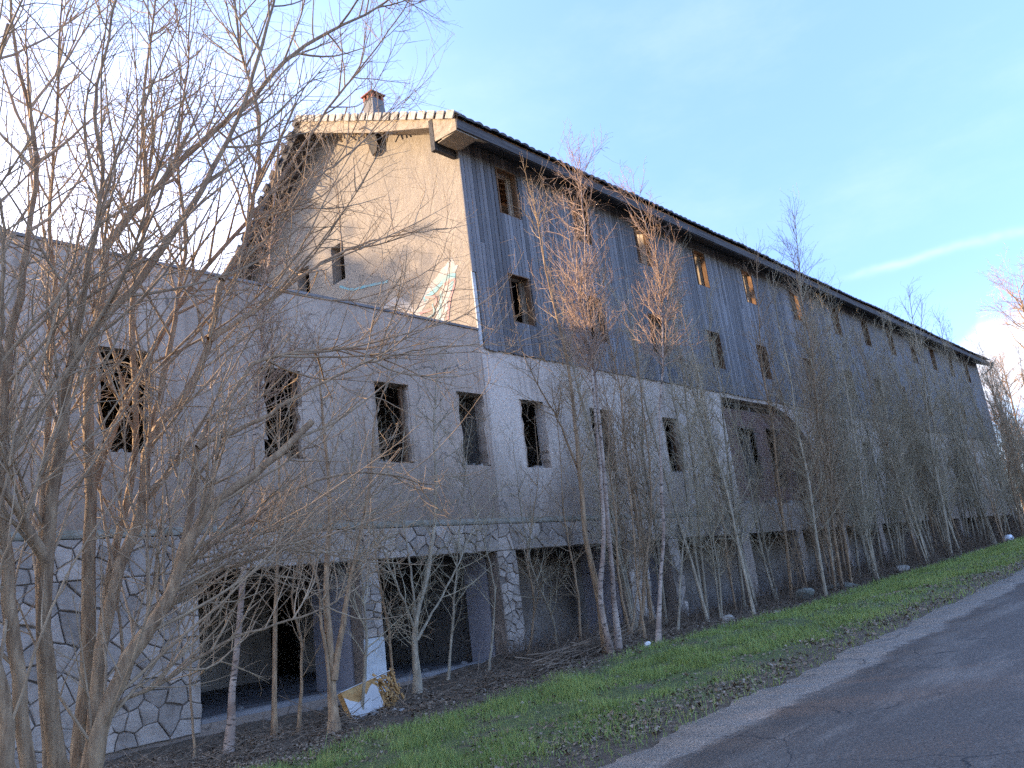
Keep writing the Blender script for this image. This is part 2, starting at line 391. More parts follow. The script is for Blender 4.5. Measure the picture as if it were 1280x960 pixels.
# ------------------------------------------------------------------ ground
def sstep(v, a, b):
    u = np.clip((v - a) / (b - a), 0, 1); return u * u * (3 - 2 * u)
def lump(x, y):
    return (np.sin(x * 1.31 + y * 0.7) * np.cos(y * 1.7 - x * 0.43) * 0.5 + np.sin(x * 3.1 - y * 2.3 + 1.3) * 0.25 + np.sin(x * 0.47 + y * 0.9) * 0.4)
def G(x, y):
    x = np.asarray(x, float); y = np.asarray(y, float)
    s = np.interp(x, [-200, 3, 6, 8.8, 13.1, 22.5, 45, 80, 150, 400], [0, 0, .03, .13, .27, .61, 1.28, 2.25, 4.0, 9.0])
    off = sstep(y, 5.0, 6.0)
    drop = sstep(y, 6.4, 11.0) * np.interp(x, [4, 10, 14, 17, 22, 30], [.10, .15, .06, .16, .3, .3])
    z = s - drop + off * 0.035 * lump(x, y) + 0.05 * sstep(y, 9.3, 10.6) * lump(x * 2.3, y * 2.1)
    inside = sstep(y, 13.5, 13.75) * (1 - sstep(x, 66.5, 68.0))
    z = z * (1 - inside) + np.minimum(z, -0.12) * inside
    return z
def Gf(x, y): return float(G(x, y))
xs = np.unique(np.concatenate([np.linspace(-150, -6, 25), np.arange(-6, 36, 0.16), np.arange(36, 70, 0.4), np.linspace(70, 600, 60)]))
ys = np.unique(np.concatenate([np.linspace(-160, -2, 30), np.arange(-2, 4.4, 0.4), np.arange(4.4, 13.8, 0.12), np.linspace(13.8, 300, 40)]))
XX, YY = np.meshgrid(xs, ys); ZZ = G(XX, YY)
ZZ -= 0.05 * (1 - sstep(YY, 4.75, 4.95)) * sstep(YY, -1.9, -1.6)
nx, ny = len(xs), len(ys)
ii = (np.arange(ny - 1)[:, None] * nx + np.arange(nx - 1)[None, :]).ravel()
tag(link('ground', np_mesh('ground', np.stack([XX, YY, ZZ], -1).reshape(-1, 3), np.stack([ii, ii + 1, ii + nx + 1, ii + nx], -1), 'soil', True)), kind='structure')
rx = np.unique(np.concatenate([np.linspace(-150, -4, 40), np.arange(-4, 40, 0.08), np.linspace(40, 600, 150)]))
wob = 0.05 * np.sin(rx * 1.7) + 0.04 * np.sin(rx * 4.3 + 1) + 0.03 * np.sin(rx * 11.1) + rng.normal(0, 0.018, len(rx))
rows = []
for k, fr in enumerate([0, 0, 0.25, 0.5, 0.75, 1.0, 1.0]):
    yy = -1.5 + (4.88 + wob + 1.5) * fr
    crown = 0.05 * (1 - (2 * fr - 1) ** 2)
    zz = G(rx, np.full_like(rx, 0.0)) + crown + 0.006
    if k in (0, 6): zz = zz - 0.06
    rows.append(np.stack([rx, yy, zz], -1))
RV = np.concatenate(rows); n = len(rx)
ii = (np.arange(6)[:, None] * n + np.arange(n - 1)[None, :]).ravel()
tag(link('road', np_mesh('road', RV, np.stack([ii, ii + 1, ii + n + 1, ii + n], -1), 'asphalt', True)), kind='structure')

# grass blades
def blades(N, x0, x1, keep):
    # denser close to the camera
    u = rng.uniform(0, 1, N); x = x0 * (x1 / x0) ** u; y = rng.uniform(4.85, 10.6, N)
    nz = lump(x * 1.4, y * 1.9) + 0.6 * lump(x * 4 + 3, y * 3.7)
    pr = sstep(y, 5.15, 6.5) * (1 - sstep(y + 0.5 * nz, 8.9, 10.2)) * np.clip(0.52 + 0.85 * nz, 0.02, 1)
    pr = np.maximum(pr, 0.10 * (1 - sstep(y, 8, 10)))
    k = rng.uniform(0, 1, N) < pr * keep
    return x[k], y[k], nz[k]
x, y, nz = blades(330000, 3.0, 70, 0.75)
N = len(x); sc = 1 + 0.045 * x
h = rng.uniform(0.03, 0.085, N) * (1 + 0.8 * np.clip(nz, -0.5, 1)) * np.where(rng.uniform(0, 1, N) < 0.06, 1.7, 1.0) * (0.9 + 0.012 * x); wd = rng.uniform(0.003, 0.0055, N) * sc
a = rng.uniform(0, 2 * np.pi, N); la = rng.uniform(0, 2 * np.pi, N); ln = rng.uniform(0.1, 0.85, N) * h
z = G(x, y)
p0 = np.stack([x - np.cos(a) * wd, y - np.sin(a) * wd, z - 0.01], -1); p1 = np.stack([x + np.cos(a) * wd, y + np.sin(a) * wd, z - 0.01], -1)
p2 = np.stack([x + np.cos(la) * ln, y + np.sin(la) * ln, z + h], -1)
V = np.stack([p0, p1, p2], 1).reshape(-1, 3)
tag(link('grass', np_mesh('grass', V, np.arange(3 * N).reshape(-1, 3), 'grass')), 'short green grass on the verge between road and building', kind='stuff')
# dead leaves
N = 42000
x = 3 * (60 / 3) ** rng.uniform(0, 1, N); y = np.where(rng.uniform(0, 1, N) < 0.62, rng.normal(10.9, 1.0, N), np.where(rng.uniform(0, 1, N) < 0.7, 4.9 + rng.gamma(2.0, 0.42, N), rng.uniform(5, 11, N)))
cl = lump(x * 2 + 1, y * 2.4) > rng.uniform(-0.9, 0.7, N)
k = (y > 4.75) & (y < 13.4) & cl; x = x[k]; y = y[k]; N = len(x)
s = rng.uniform(0.010, 0.028, N) * (1 + 0.02 * x); a = rng.uniform(0, 6.28, N); z = G(x, y) + rng.uniform(0.004, 0.035, N)
c_, s_ = np.cos(a), np.sin(a); tl = rng.normal(0, 0.45, (N, 4))
qv = []
for j, (du, dv) in enumerate([(-1.2, 0), (0, -0.7), (1.2, 0), (0, 0.7)]):
    qv.append(np.stack([x + s * (du * c_ - dv * s_), y + s * (du * s_ + dv * c_), z + s * tl[:, j]], -1))
V = np.stack(qv, 1).reshape(-1, 3)
tag(link('dead_leaves', np_mesh('dead_leaves', V, np.arange(4 * N).reshape(-1, 4), 'leaf')), 'brown fallen leaves scattered along the wall foot and road edge', kind='stuff')

# ------------------------------------------------------------------ the building
D = 13.5; XL = 3.6; XC = 14.2; XE = 65.6
hotel = empty('derelict_building', (XC, D, 0))
tag(hotel, 'long derelict building with dark board cladding above grey plaster and empty windows', 'building')
OFF = (-XC, -D, 0)
def part(mb, name, mat, parent=None):
    """mesh in world coordinates, parented under the building"""
    o = mb.build(name, mat)
    o.parent = parent or hotel
    o.matrix_parent_inverse = Matrix.Identity(4)
    o.location = OFF if parent is None else (0, 0, 0)
    return o
def wall_open(mb, u0, u1, z0, z1, ops, thick, P):
    """wall with real openings; P(u, d, z) -> xyz"""
    us = sorted({u0, u1, *[v for o in ops for v in o[:2]]}); zs = sorted({z0, z1, *[v for o in ops for v in o[2:]]})
    us = [u for u in us if u0 <= u <= u1]; zs = [q for q in zs if z0 <= q <= z1]
    solid = lambda u, q: not any(o[0] < u < o[1] and o[2] < q < o[3] for o in ops)
    nu, nz_ = len(us) - 1, len(zs) - 1
    S_ = [[solid((us[i] + us[i + 1]) / 2, (zs[j] + zs[j + 1]) / 2) for j in range(nz_)] for i in range(nu)]
    for i in range(nu):
        for j in range(nz_):
            if not S_[i][j]: continue
            a, b_, c_, d_ = us[i], us[i + 1], zs[j], zs[j + 1]
            mb.add([P(a, 0, c_), P(b_, 0, c_), P(b_, 0, d_), P(a, 0, d_)], [(0, 1, 2, 3)])
            mb.add([P(a, thick, c_), P(b_, thick, c_), P(b_, thick, d_), P(a, thick, d_)], [(0, 3, 2, 1)])
            if i == 0 or not S_[i - 1][j]: mb.add([P(a, 0, c_), P(a, thick, c_), P(a, thick, d_), P(a, 0, d_)], [(0, 1, 2, 3)])
            if i == nu - 1 or not S_[i + 1][j]: mb.add([P(b_, 0, c_), P(b_, thick, c_), P(b_, thick, d_), P(b_, 0, d_)], [(0, 1, 2, 3)])
            if j == 0 or not S_[i][j - 1]: mb.add([P(a, 0, c_), P(b_, 0, c_), P(b_, thick, c_), P(a, thick, c_)], [(0, 1, 2, 3)])
            if j == nz_ - 1 or not S_[i][j + 1]: mb.add([P(a, 0, d_), P(b_, 0, d_), P(b_, thick, d_), P(a, thick, d_)], [(0, 1, 2, 3)])

LINT = 2.53
UPX = [15.53, 18.83, 22.22, 26.04, 29.8, 34.3, 38.85, 42.8, 46.6, 50.4, 54.2, 58.0, 61.8]
FIRST = [(5.06, 5.98), (8.05, 8.92), (10.75, 11.70), (13.18, 14.08), (15.38, 16.35), (18.33, 19.28), (22.08, 22.93), (34.2, 35.1), (39.2, 40.05), (43.0, 43.9), (46.4, 47.3), (50.2, 51.1), (54.0, 54.9), (57.8, 58.7), (61.6, 62.5)]
FZ = (4.55, 6.33)
ops_f = [(a, b_, FZ[0], FZ[1]) for a, b_ in FIRST]
ground_ops = [(6.68, 9.97), (10.46, 13.9), (14.54, 19.0), (19.95, 21.2), (21.75, 25.8)] + [(26.4 + 4.3 * k, 30.2 + 4.3 * k) for k in range(9)]
ops_g = [(a, b_, 0.12, LINT) for a, b_ in ground_ops]
BAY = (26.2, 33.9, 3.55, 7.38)
UZ = [(8.43, 9.83), (11.6, 13.0)]
ops_u = [(u, u + 0.8, a, b_) for u in UPX for a, b_ in UZ]
PF = lambda u, d, z: (u, D + d, z)
# wing: ground + first floor with a parapet;  tall block beyond X = 14.2
mb = MB(); wall_open(mb, XL, XC, -0.4, 8.0, [o for o in ops_f + ops_g if o[1] < XC], 0.34, PF)
wing_wall = part(mb, 'wing_wall', 'plaster')
mb = MB(); wall_open(mb, XC, XE, -0.4, 13.42, [o for o in ops_f + ops_g + ops_u if o[1] > XC] + [BAY], 0.34, PF)
front_wall = part(mb, 'front_wall', 'front_plaster')
mb = MB()
mb.box((XL, D + 0.342, -0.4), (XL + 0.3, 24.5, 8.0)); mb.box((XL, 24.502, -0.4), (XC, 24.8, 8.0))
part(mb, 'wing_side_wall', 'gable')
mb = MB(); mb.box((XL - 0.03, D - 0.035, 8.0), (XC - 0.02, D + 0.37, 8.055)); mb.box((XL - 0.03, D + 0.372, 8.0), (XL + 0.33, 24.8, 8.055))
part(mb, 'parapet_coping', 'concrete')
# slabs and inner walls
mb = MB()
mb.box((XL + 0.31, D + 0.345, 7.35), (XC - 0.01, 24.49, 7.6))
mb.box((XL + 0.31, D + 0.345, 3.0), (XC - 0.01, 24.49, 3.25)); mb.box((XL + 0.31, D + 0.03, -0.3), (XC - 0.01, 24.49, 0.10))
mb.box((XC + 0.36, D + 0.345, 3.0), (XE - 0.36, 25.5, 3.25)); mb.box((XC + 0.36, D + 0.345, 7.3), (XE - 0.36, 25.5, 7.55)); mb.box((XC + 0.36, D + 0.345, 10.4), (XE - 0.36, 25.5, 10.6))
mb.box((XC, D + 0.03, -0.3), (XE - 0.36, 25.5, 0.10))
part(mb, 'floor_slab', 'concrete')
mb = MB()
PB = lambda u, d, z: (u, 20.6 + d, z)
wall_open(mb, XL + 0.31, 13.9, 0.1, 2.99, [(5.5, 6.5, 0.1, 2.2), (9.0, 10.0, 0.1, 2.2), (12.2, 13.1, 0.1, 2.2)], 0.15, PB)
wall_open(mb, XL + 0.31, 13.9, 3.25, 7.34, [(6.2, 7.2, 3.25, 5.4), (11.6, 12.6, 3.25, 5.4)], 0.15, lambda u, d, z: (u, 17.4 + d, z))
for x0 in (7.3, 10.1, 12.55): mb.box((x0, D + 0.35, 3.25), (x0 + 0.14, 17.39, 7.34))
mb.box((14.37, D + 0.8, 0.1), (14.51, 18.0, 2.99))
mb.box((14.6, 15.9, 0.1), (64, 16.04, 2.99))
for z0, z1 in ((3.25, 7.29), (7.55, 10.39)):
    mb.box((XC + 0.4, 17.0, z0), (64.8, 17.12, z1))
    for u in UPX: mb.box((u - 0.9, D + 0.346, z0), (u - 0.76, 16.99, z1))
mb.box((15.4, 17.2, 10.61), (15.52, 23.5, 13.4))
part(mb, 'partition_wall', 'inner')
# cross-wall stubs behind the ground floor columns
for a, b_, dep in ((9.975, 10.40, 1.25), (13.92, 14.35, 0.75), (19.0, 19.9, 1.2), (21.25, 21.7, 1.2)):
    mb = MB(); mb.box((a, D + 0.42, 0.1), (b_, D + 0.42 + dep, 2.98)); part(mb, 'cross_wall', 'stub')
# gable
GR = (19.6, 16.72); EL = 0.507
def roofz(y): return 13.45 + (y - 12.7) * EL if y <= 19.6 else 16.95 - (y - 19.6) * 0.765
XG = XC - 0.004
PG = lambda u, d, z: (XG + d, u, z)
mb = MB(); wall_open(mb, D + 0.001, 24.3, 8.0, 13.2, [(18.78, 19.42, 11.33, 12.55), (20.66, 21.34, 11.3, 12.46)], 0.34, PG)
mb.prism([(XG, D + .001, 13.2), (XG, 24.3, 13.2), (XG, 19.6, roofz(19.6) - .22), (XG, D + .001, roofz(D) - .22)], (0.34, 0, 0))
mb.prism([(XG, 24.3, 7.6), (XG, 25.5, 7.6), (XG, 25.5, roofz(25.5) - .22), (XG, 24.3, 13.2)], (0.34, 0, 0))
mb.box((XC, D + 0.36, -0.3), (XC + 0.34, 25.5, 7.995))
gable = part(mb, 'gable_wall', 'gable')
mb = MB(); mb.box((XC, 25.2, -0.4), (XE, 25.5, 11.2)); mb.box((XE - 0.34, D + .345, -0.4), (XE, 25.19, 12.2)); mb.prism([(XE - .34, D + .35, 12.201), (XE - .34, 25.19, 12.201), (XE - .34, 19.6, 16.6), (XE - .34, D + .35, 13.5)], (.34, 0, 0))
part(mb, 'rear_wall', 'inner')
# spray paint on the gable (flat, 4 mm proud)
def atX(x, y, X):
    d = RW @ np.array([x - 640.0, 480.0 - y, -FPX])
    return (d * (X / d[0]) + EYE)[1:]
GO = [0.008]
def stroke(px, wid, mat):
    """a sprayed band with rounded joints, one sheet in front of the other"""
    mb = MB(); pts = [atX(x, y, XC) for x, y in px]; Q = resample([np.append(p, 0) for p in pts], 14)[:, :2]
    T = np.gradient(Q, axis=0); T /= np.linalg.norm(T, axis=1, keepdims=True); Nn = np.stack([-T[:, 1], T[:, 0]], -1)
    w_ = wid / 2 * (1 + 0.18 * np.sin(np.arange(14) * 2.1))[:, None]
    A, B_ = Q + Nn * w_, Q - Nn * w_
    vs = [(XC - GO[0], *p) for p in A] + [(XC - GO[0], *p) for p in B_]
    mb.add(vs, [(i, i + 1, i + 15, i + 14) for i in range(13)])
    GO[0] += 0.0015
    part(mb, 'graffiti', mat, gable)
stroke([(478, 392), (492, 378), (505, 382), (519, 396)], 0.30, 'p_white')
stroke([(520, 396), (535, 368), (552, 345), (567, 326)], 0.26, 'p_white')
stroke([(548, 408), (556, 372), (566, 330)], 0.40, 'p_white')
stroke([(530, 375), (545, 362), (560, 346), (568, 345), (563, 362)], 0.13, 'p_cyan')
stroke([(549, 404), (551, 386), (552, 366)], 0.11, 'p_cyan')
stroke([(525, 392), (541, 385), (546, 372), (532, 372)], 0.07, 'p_pink')
stroke([(560, 400), (563, 375), (569, 350), (556, 356)], 0.07, 'p_pink')
stroke([(535, 398), (543, 392), (541, 380)], 0.06, 'p_cyan')
stroke([(425, 358), (440, 362), (458, 358), (485, 352)], 0.07, 'p_cyan')

# board cladding: every board within the first ~300 pieces a mesh of its own
clad = MB()
for zz_ in (7.75, 10.1, 11.2, 13.2):
    segs = [XC + 0.05] + [v for u in UPX for v in (u - 0.02, u + 0.82)] + [XE - 0.05]
    if not any(a < zz_ < b_ for a, b_ in UZ): clad.box((XC + 0.05, D - 0.035, zz_ - 0.03), (XE - 0.05, D - 0.002, zz_ + 0.03))
cladding = part(clad, 'cladding_battens', 'dark_wood')
PW = 0.152
def plank_pieces():
    x = XC - 0.06
    while x < XE - 0.1:
        xm = x + PW / 2; hit = any(u - 0.05 < xm < u + 0.85 for u in UPX)
        if hit:
            for a, b_ in ((7.52, 8.44), (9.82, 11.61), (12.99, 13.40)): yield x, a, b_
        elif random.random() < 0.2:
            zj = random.uniform(9.7, 11.3); yield x, 7.52, zj - 0.006; yield x, zj, 13.40
        else: yield x, 7.52 + (random.uniform(0.1, 0.5) if random.random() < 0.02 else 0), 13.40
        x += PW
cache = {}
def plank_mesh(hh, var):
    k = (round(hh, 2), var)
    if k not in cache:
        mb = MB(); w2 = PW / 2 - 0.005; th = 0.024
        mb.prism([(-w2, 0, 0), (-w2 + .006, -th, 0), (w2 - .006, -th, 0), (w2, 0, 0)], (0, 0, hh))
        cache[k] = mb.mesh('plank', 'plank')
    return cache[k]
pieces = list(plank_pieces()); far = MB()
for i, (x, a, b_) in enumerate(pieces):
    jz = random.uniform(-0.02, 0.02) if a < 7.6 else 0
    if i < 298 :
        if x < XC + 0.05 and a < 7.6:
            a = 9.6   # the corner board is broken off below
        o = link('plank', plank_mesh(b_ - a - jz, 0), cladding, (x + PW / 2, D - 0.036 - random.uniform(0, 0.006), a + jz))
        o.rotation_euler = (0, random.gauss(0, 0.0012), random.gauss(0, 0.02))
    else:
        w2 = PW / 2 - 0.005; yo = random.uniform(0, 0.006)
        far.box((x + PW / 2 - w2, D - 0.06 - yo, a + jz), (x + PW / 2 + w2, D - 0.036 - yo, b_))
o = part(far, 'far_planks', 'plank', cladding); o['kind'] = 'stuff'
mb = MB()
mb.box((XC - 0.05, D - 0.034, 7.6), (XC + 0.06, D - 0.003, 9.6)); part(mb, 'corner_batten', 'white')

# window linings of the clad floors, plain plaster reveals below
win = {}
def lining(wd, ht):
    mb = MB(); th = 0.03; d0, d1 = -0.085, 0.10
    mb.box((0.001, d0, 0.001), (th, d1, ht - .001)); mb.box((wd - th, d0, 0.001), (wd - .001, d1, ht - .001))
    mb.box((th + .001, d0 + .004, ht - th), (wd - th - .001, d1, ht - .001)); mb.box((th + .001, d0 + .03, 0.001), (wd - th - .001, d1, th))
    return mb.mesh('window_lining', 'brown_wood')
lm = lining(0.8, 1.4)
for u in UPX:
    for a, b_ in UZ:
        o = link('window_lining', lm, hotel, (u + OFF[0], 0, a))
        if random.random() < 0.55:
            mb = MB(); mb.box((0.765, 0.12, 0.03), (0.80, 0.30, 1.37)); mb.box((0.70, 0.19, 0.03), (0.764, 0.25, 1.37))
            mb.build('sash_post', 'pale_wood', o)
for u, b_ in FIRST:                # rubble and broken edges in the reveals below
    for q in range(random.randint(1, 3)):
        mb = MB(); sx_ = random.uniform(0.06, 0.16)
        x0 = random.uniform(u + 0.02, b_ - 0.2)
        mb.prism([(x0, D + .05, FZ[0]), (x0 + sx_, D + .04, FZ[0]), (x0 + sx_ * .8, D + .05, FZ[0] + .07), (x0 + .02, D + .05, FZ[0] + .06)], (0.01, 0.12, 0)); part(mb, 'sill_rubble', 'debris')
def ragged(xa, za, zb, sgn, seed):
    rg = np.random.default_rng(seed); zs = np.linspace(za, zb, 9); mb = MB()
    pts = [(xa, D + .012, z) for z in zs] + [(xa + sgn * rg.uniform(0.02, 0.10), D + .012, z) for z in zs[::-1]]
    mb.prism(pts, (0, 0.2, 0)); part(mb, 'broken_edge', 'plaster')
ragged(15.38, 4.6, 6.3, 1, 1); ragged(16.35, 4.56, 5.2, -1, 2); ragged(22.08, 4.6, 6.2, 1, 3); ragged(22.93, 4.56, 5.9, -1, 4); ragged(11.70, 4.6, 6.2, -1, 6)
for k_, (a, b_) in enumerate(FIRST[:8]):
    if k_ not in (2, 4, 6): ragged(a, 4.6 + .3 * (k_ % 3), 6.25, 1, 20 + k_); ragged(b_, 4.58, 5.4 + .2 * (k_ % 4), -1, 40 + k_)
for x0 in (11.55, 22.8, 8.8, 19.16):      # timber left standing in some first floor windows
    mb = MB(); mb.box((x0, D + 0.12, 4.56), (x0 + 0.07, D + 0.2, 6.32)); part(mb, 'window_post', 'brown_wood')

# mossy drip ledge under the first floor
mb = MB()
mb.prism([(XL, D - 0.001, 3.16), (XL, D - 0.05, 3.17), (XL, D - 0.055, 3.21), (XL, D - 0.001, 3.30)], (26.0 - XL, 0, 0))
part(mb, 'drip_ledge', 'moss')
# exposed brickwork where the plaster has come down
mb = MB(); PBk = lambda u, d, z: (u, D + 0.30 + d, z)
b_ops = [(27.6, 28.9, 4.5, 6.4), (29.9, 31.0, 4.2, 6.5), (32.0, 32.9, 4.5, 6.2), (26.3, 30.6, 7.1, 7.36)]
wall_open(mb, BAY[0] + .002, BAY[1] - .002, BAY[2] + .002, BAY[3] - .002, b_ops, 0.2, PBk)
bay_wall = part(mb, 'bay_backing', 'mortar')
mb = MB(); zc = BAY[2] + .01; row = 0
while zc < BAY[3] - 0.08:
    x = BAY[0] + 0.01 - (0.13 if row % 2 else 0)
    while x < BAY[1] - 0.02:
        xa, xb = max(x, BAY[0] + .005), min(x + 0.245, BAY[1] - .005)
        if xb - xa > 0.05 and not any(o_[0] - .02 < (xa + xb) / 2 < o_[1] + .02 and o_[2] - .03 < zc + .035 < o_[3] + .03 for o_ in b_ops) and random.random() > 0.04:
            pr = random.uniform(0.012, 0.03); mb.box((xa, D + 0.30 - pr, zc), (xb, D + 0.299, zc + 0.066))
        x += 0.257
    zc += 0.078; row += 1
o = part(mb, 'brickwork', 'brick', bay_wall); o['kind'] = 'stuff'
mb = MB(); mb.prism([(30.6, D + .02, 7.37), (33.89, D + .02, 7.37), (33.89, D + .02, 4.3), (33.72, D + .02, 4.9), (33.45, D + .02, 5.55), (33.0, D + .02, 6.2), (32.3, D + .02, 6.75), (31.5, D + .02, 7.12)], (0, 0.2, 0)); part(mb, 'plaster_remnant', 'front_plaster')
mb = MB()
for q in range(30):
    x0 = random.uniform(26.3, 33.6); s0 = random.uniform(0.08, 0.3); mb.box((x0, D + .03 + random.uniform(0, .1), BAY[2] + 0.001), (x0 + s0, D + .24, BAY[2] + s0 * random.uniform(.3, .8)))
o = part(mb, 'ledge_rubble', 'debris'); o['kind'] = 'stuff'

# crazy-paved stone cladding, stone by stone
def clip(poly, n_, c0):
    out = []
    for i in range(len(poly)):
        p, q = poly[i], poly[(i + 1) % len(poly)]; a = p @ n_ - c0; b2 = q @ n_ - c0
        if a <= 0: out.append(p)
        if a * b2 < 0: out.append(p + (q - p) * (a / (a - b2)))
    return out
def cells(x0, x1, z0, z1, size, seed):
    rg = np.random.default_rng(seed); pts = []
    ncx = max(1, round((x1 - x0) / size)); ncz = max(1, round((z1 - z0) / (size * 0.85)))
    for i in range(ncx):
        for j in range(ncz):
            pts.append([x0 + (i + .5 + rg.uniform(-.48, .48)) * (x1 - x0) / ncx, z0 + (j + .5 + rg.uniform(-.48, .48)) * (z1 - z0) / ncz])
    pts = np.array(pts)[rg.uniform(0, 1, len(pts)) > 0.16]
    for p in pts:
        poly = [np.array(v, float) for v in ((x0, z0), (x1, z0), (x1, z1), (x0, z1))]
        dd = np.linalg.norm(pts - p, axis=1)
        for k in np.argsort(dd)[1:14]:
            q = pts[k]; n_ = (q - p) / dd[k]; poly = clip(poly, n_, n_ @ ((p + q) / 2) - rg.uniform(0.004, 0.010))
            if len(poly) < 3: break
        if len(poly) >= 3: yield p, poly
NST = [0]; STUFF = {}
def stones(x0, x1, z0, z1, size, seed, host, skip=0.0):
    mb = MB(); mb.box((x0, D - 0.016, z0), (x1, D - 0.001, z1)); part(mb, 'mortar_bed', 'mortar')
    rg = random.Random(seed)
    for p, poly in cells(x0 + .004, x1 - .004, z0 + .004, z1 - .004, size, seed):
        if rg.random() < skip: continue
        # split long edges a little so outlines are not perfectly straight
        pp = []
        for i in range(len(poly)):
            a, b2 = poly[i], poly[(i + 1) % len(poly)]; pp.append(a); L = np.linalg.norm(b2 - a)
            if L > 0.16: pp.append((a + b2) / 2 + np.array([rg.uniform(-.012, .012), rg.uniform(-.012, .012)]))
        c0 = np.mean(pp, axis=0); n_ = len(pp); dep = rg.uniform(0.026, 0.062); tx, tz = rg.gauss(0, .06), rg.gauss(0, .06)
        base = [(q[0] - c0[0], 0, q[1] - c0[1]) for q in pp]
        mid = [(q[0] * .985, -dep * .7 + tx * q[0] + tz * q[2], q[2] * .985) for q in base]
        top = [(q[0] * .90, -dep + tx * q[0] + tz * q[2], q[2] * .90) for q in base]
        mb = MB(); f = [(i, (i + 1) % n_, n_ + (i + 1) % n_, n_ + i) for i in range(n_)] + [(n_ + i, n_ + (i + 1) % n_, 2 * n_ + (i + 1) % n_, 2 * n_ + i) for i in range(n_)] + [tuple(range(2 * n_, 3 * n_))]
        mb.add(base + mid + top, f)
        NST[0] += 1
        if NST[0] <= 300: o = link('stone', mb.mesh('stone', 'stone'), host, (c0[0], D - 0.012, c0[1]))
        else:
            sm = STUFF.setdefault(host, MB()); sm.add([(v[0] + c0[0], v[1] + D - 0.012, v[2] + c0[1]) for v in mb.v], mb.f)
stones(XL + .01, 6.67, 0.0, LINT, 0.30, 11, wing_wall)
stones(9.98, 10.455, 1.05, LINT, 0.20, 14, wing_wall, 0.05)
stones(13.91, 14.53, 0.05, LINT, 0.20, 15, front_wall, 0.08)
stones(XL + .01, 14.0, LINT + .005, 3.155, 0.27, 12, wing_wall)
stones(19.01, 19.94, 0.2, LINT, 0.30, 16, front_wall, 0.2)
stones(14.005, 19.9, LINT + .005, 3.155, 0.30, 13, front_wall, 0.06)
stones(21.21, 21.74, 0.2, LINT, 0.28, 17, front_wall, 0.2)
stones(19.905, 26.0, LINT + .005, 3.155, 0.38, 18, front_wall, 0.25)
for host, sm in STUFF.items(): part(sm, 'far_stones', 'stone', host)['kind'] = 'stuff'
mb = MB(); mb.box((9.975, D - 0.03, 0.0), (10.46, D - .001, 1.04)); part(mb, 'column_render', 'white')
mb = MB()     # sill kerbs of the ground floor bays
for a, b_ in ground_ops[:5]: mb.box((a + .004, D + .0, 0.121), (b_ - .004, D + 0.30, 0.19))
part(mb, 'bay_sill', 'concrete')

# roof
def slab(mb, ya, yb, x0, x1, th=0.16, dz=0.0):
    za, zb = roofz(ya) - dz, roofz(yb) - dz
    mb.prism([(x0, ya, za), (x0, yb, zb), (x0, yb, zb - th), (x0, ya, za - th)], (x1 - x0, 0, 0))
XV = 13.4; XR = 66.0
mb = MB(); slab(mb, 12.74, 19.59, XV + .02, XR, 0.05, 0.06); part(mb, 'roof_boarding', 'orange_boards')
mb = MB()
n_ = int((XR - XV) / 0.055); xw = np.linspace(XV, XR, n_); roofv = []; nr = 21
for j in range(nr + 1):
    for k in (0, 1):
        yj = 12.66 + (19.62 - 12.66) * (j + k * 0.98) / (nr + 1); zl = roofz(yj) + (0.035 if k == 0 else 0.0)
        roofv.append(np.stack([xw, np.full(n_, yj), zl + 0.035 * np.abs(np.sin(xw * np.pi / 0.3))], -1))
RVv = np.concatenate(roofv); ii = (np.arange(2 * nr + 1)[:, None] * n_ + np.arange(n_ - 1)[None, :]).ravel()
roof_me = np_mesh('roof', RVv, np.stack([ii, ii + 1, ii + n_ + 1, ii + n_], -1), 'tile')
roof = link('roof', roof_me, hotel, OFF)
mb = MB(); slab(mb, 19.6, 26.3, XV + .02, 15.6, 0.10, 0.0); slab(mb, 19.6, 21.3, 15.602, 31.0, 0.10, 0.0); slab(mb, 19.6, 26.3, 31.002, XR, 0.10, 0.0); part(mb, 'rear_roof_strip', 'tile')  # unseen rear slope shaped with an open stretch to let sun inside
mb = MB()
for x0 in np.arange(15.9, 65.8, 0.85):
    mb.beam((x0, 19.7, roofz(19.7) - .1), (x0, 26.0, roofz(26.0) - .1), 0.08, 0.16)
    mb.beam((x0, 12.9, roofz(12.9) - .24), (x0, 19.5, roofz(19.5) - .24), 0.08, 0.16)
mb.beam((15.0, 19.6, 16.72), (65.8, 19.6, 16.72), 0.14, 0.2)
part(mb, 'rafters', 'brown_wood')
mb = MB()
for k in range(7):     # rolled eave tile ends
    a = math.pi * k / 6
    mb.v.append((0.135 * math.cos(a), 0, 0.085 * math.sin(a))); mb.v.append((0.125 * math.cos(a), 0.34, 0.17 + 0.075 * math.sin(a)))
for k in range(6): mb.f.append((2 * k, 2 * k + 1, 2 * k + 3, 2 * k + 2))
mb.f.append(tuple(range(0, 14, 2))); mb.f.append(tuple(range(13, 0, -2)))
tm = mb.mesh('roof_tile', 'tile')
x = XV + 0.2
while x < XR - 0.15:
    o = link('roof_tile', tm, roof, (x, 12.60 + random.uniform(-.015, .015), 13.40 + random.uniform(-.012, .012) + 0.018 * math.sin(x * 0.9) + 0.02 * math.sin(x * 0.31)))
    o.rotation_euler = (random.gauss(0, .02), 0, random.gauss(0, .03)); x += 0.30
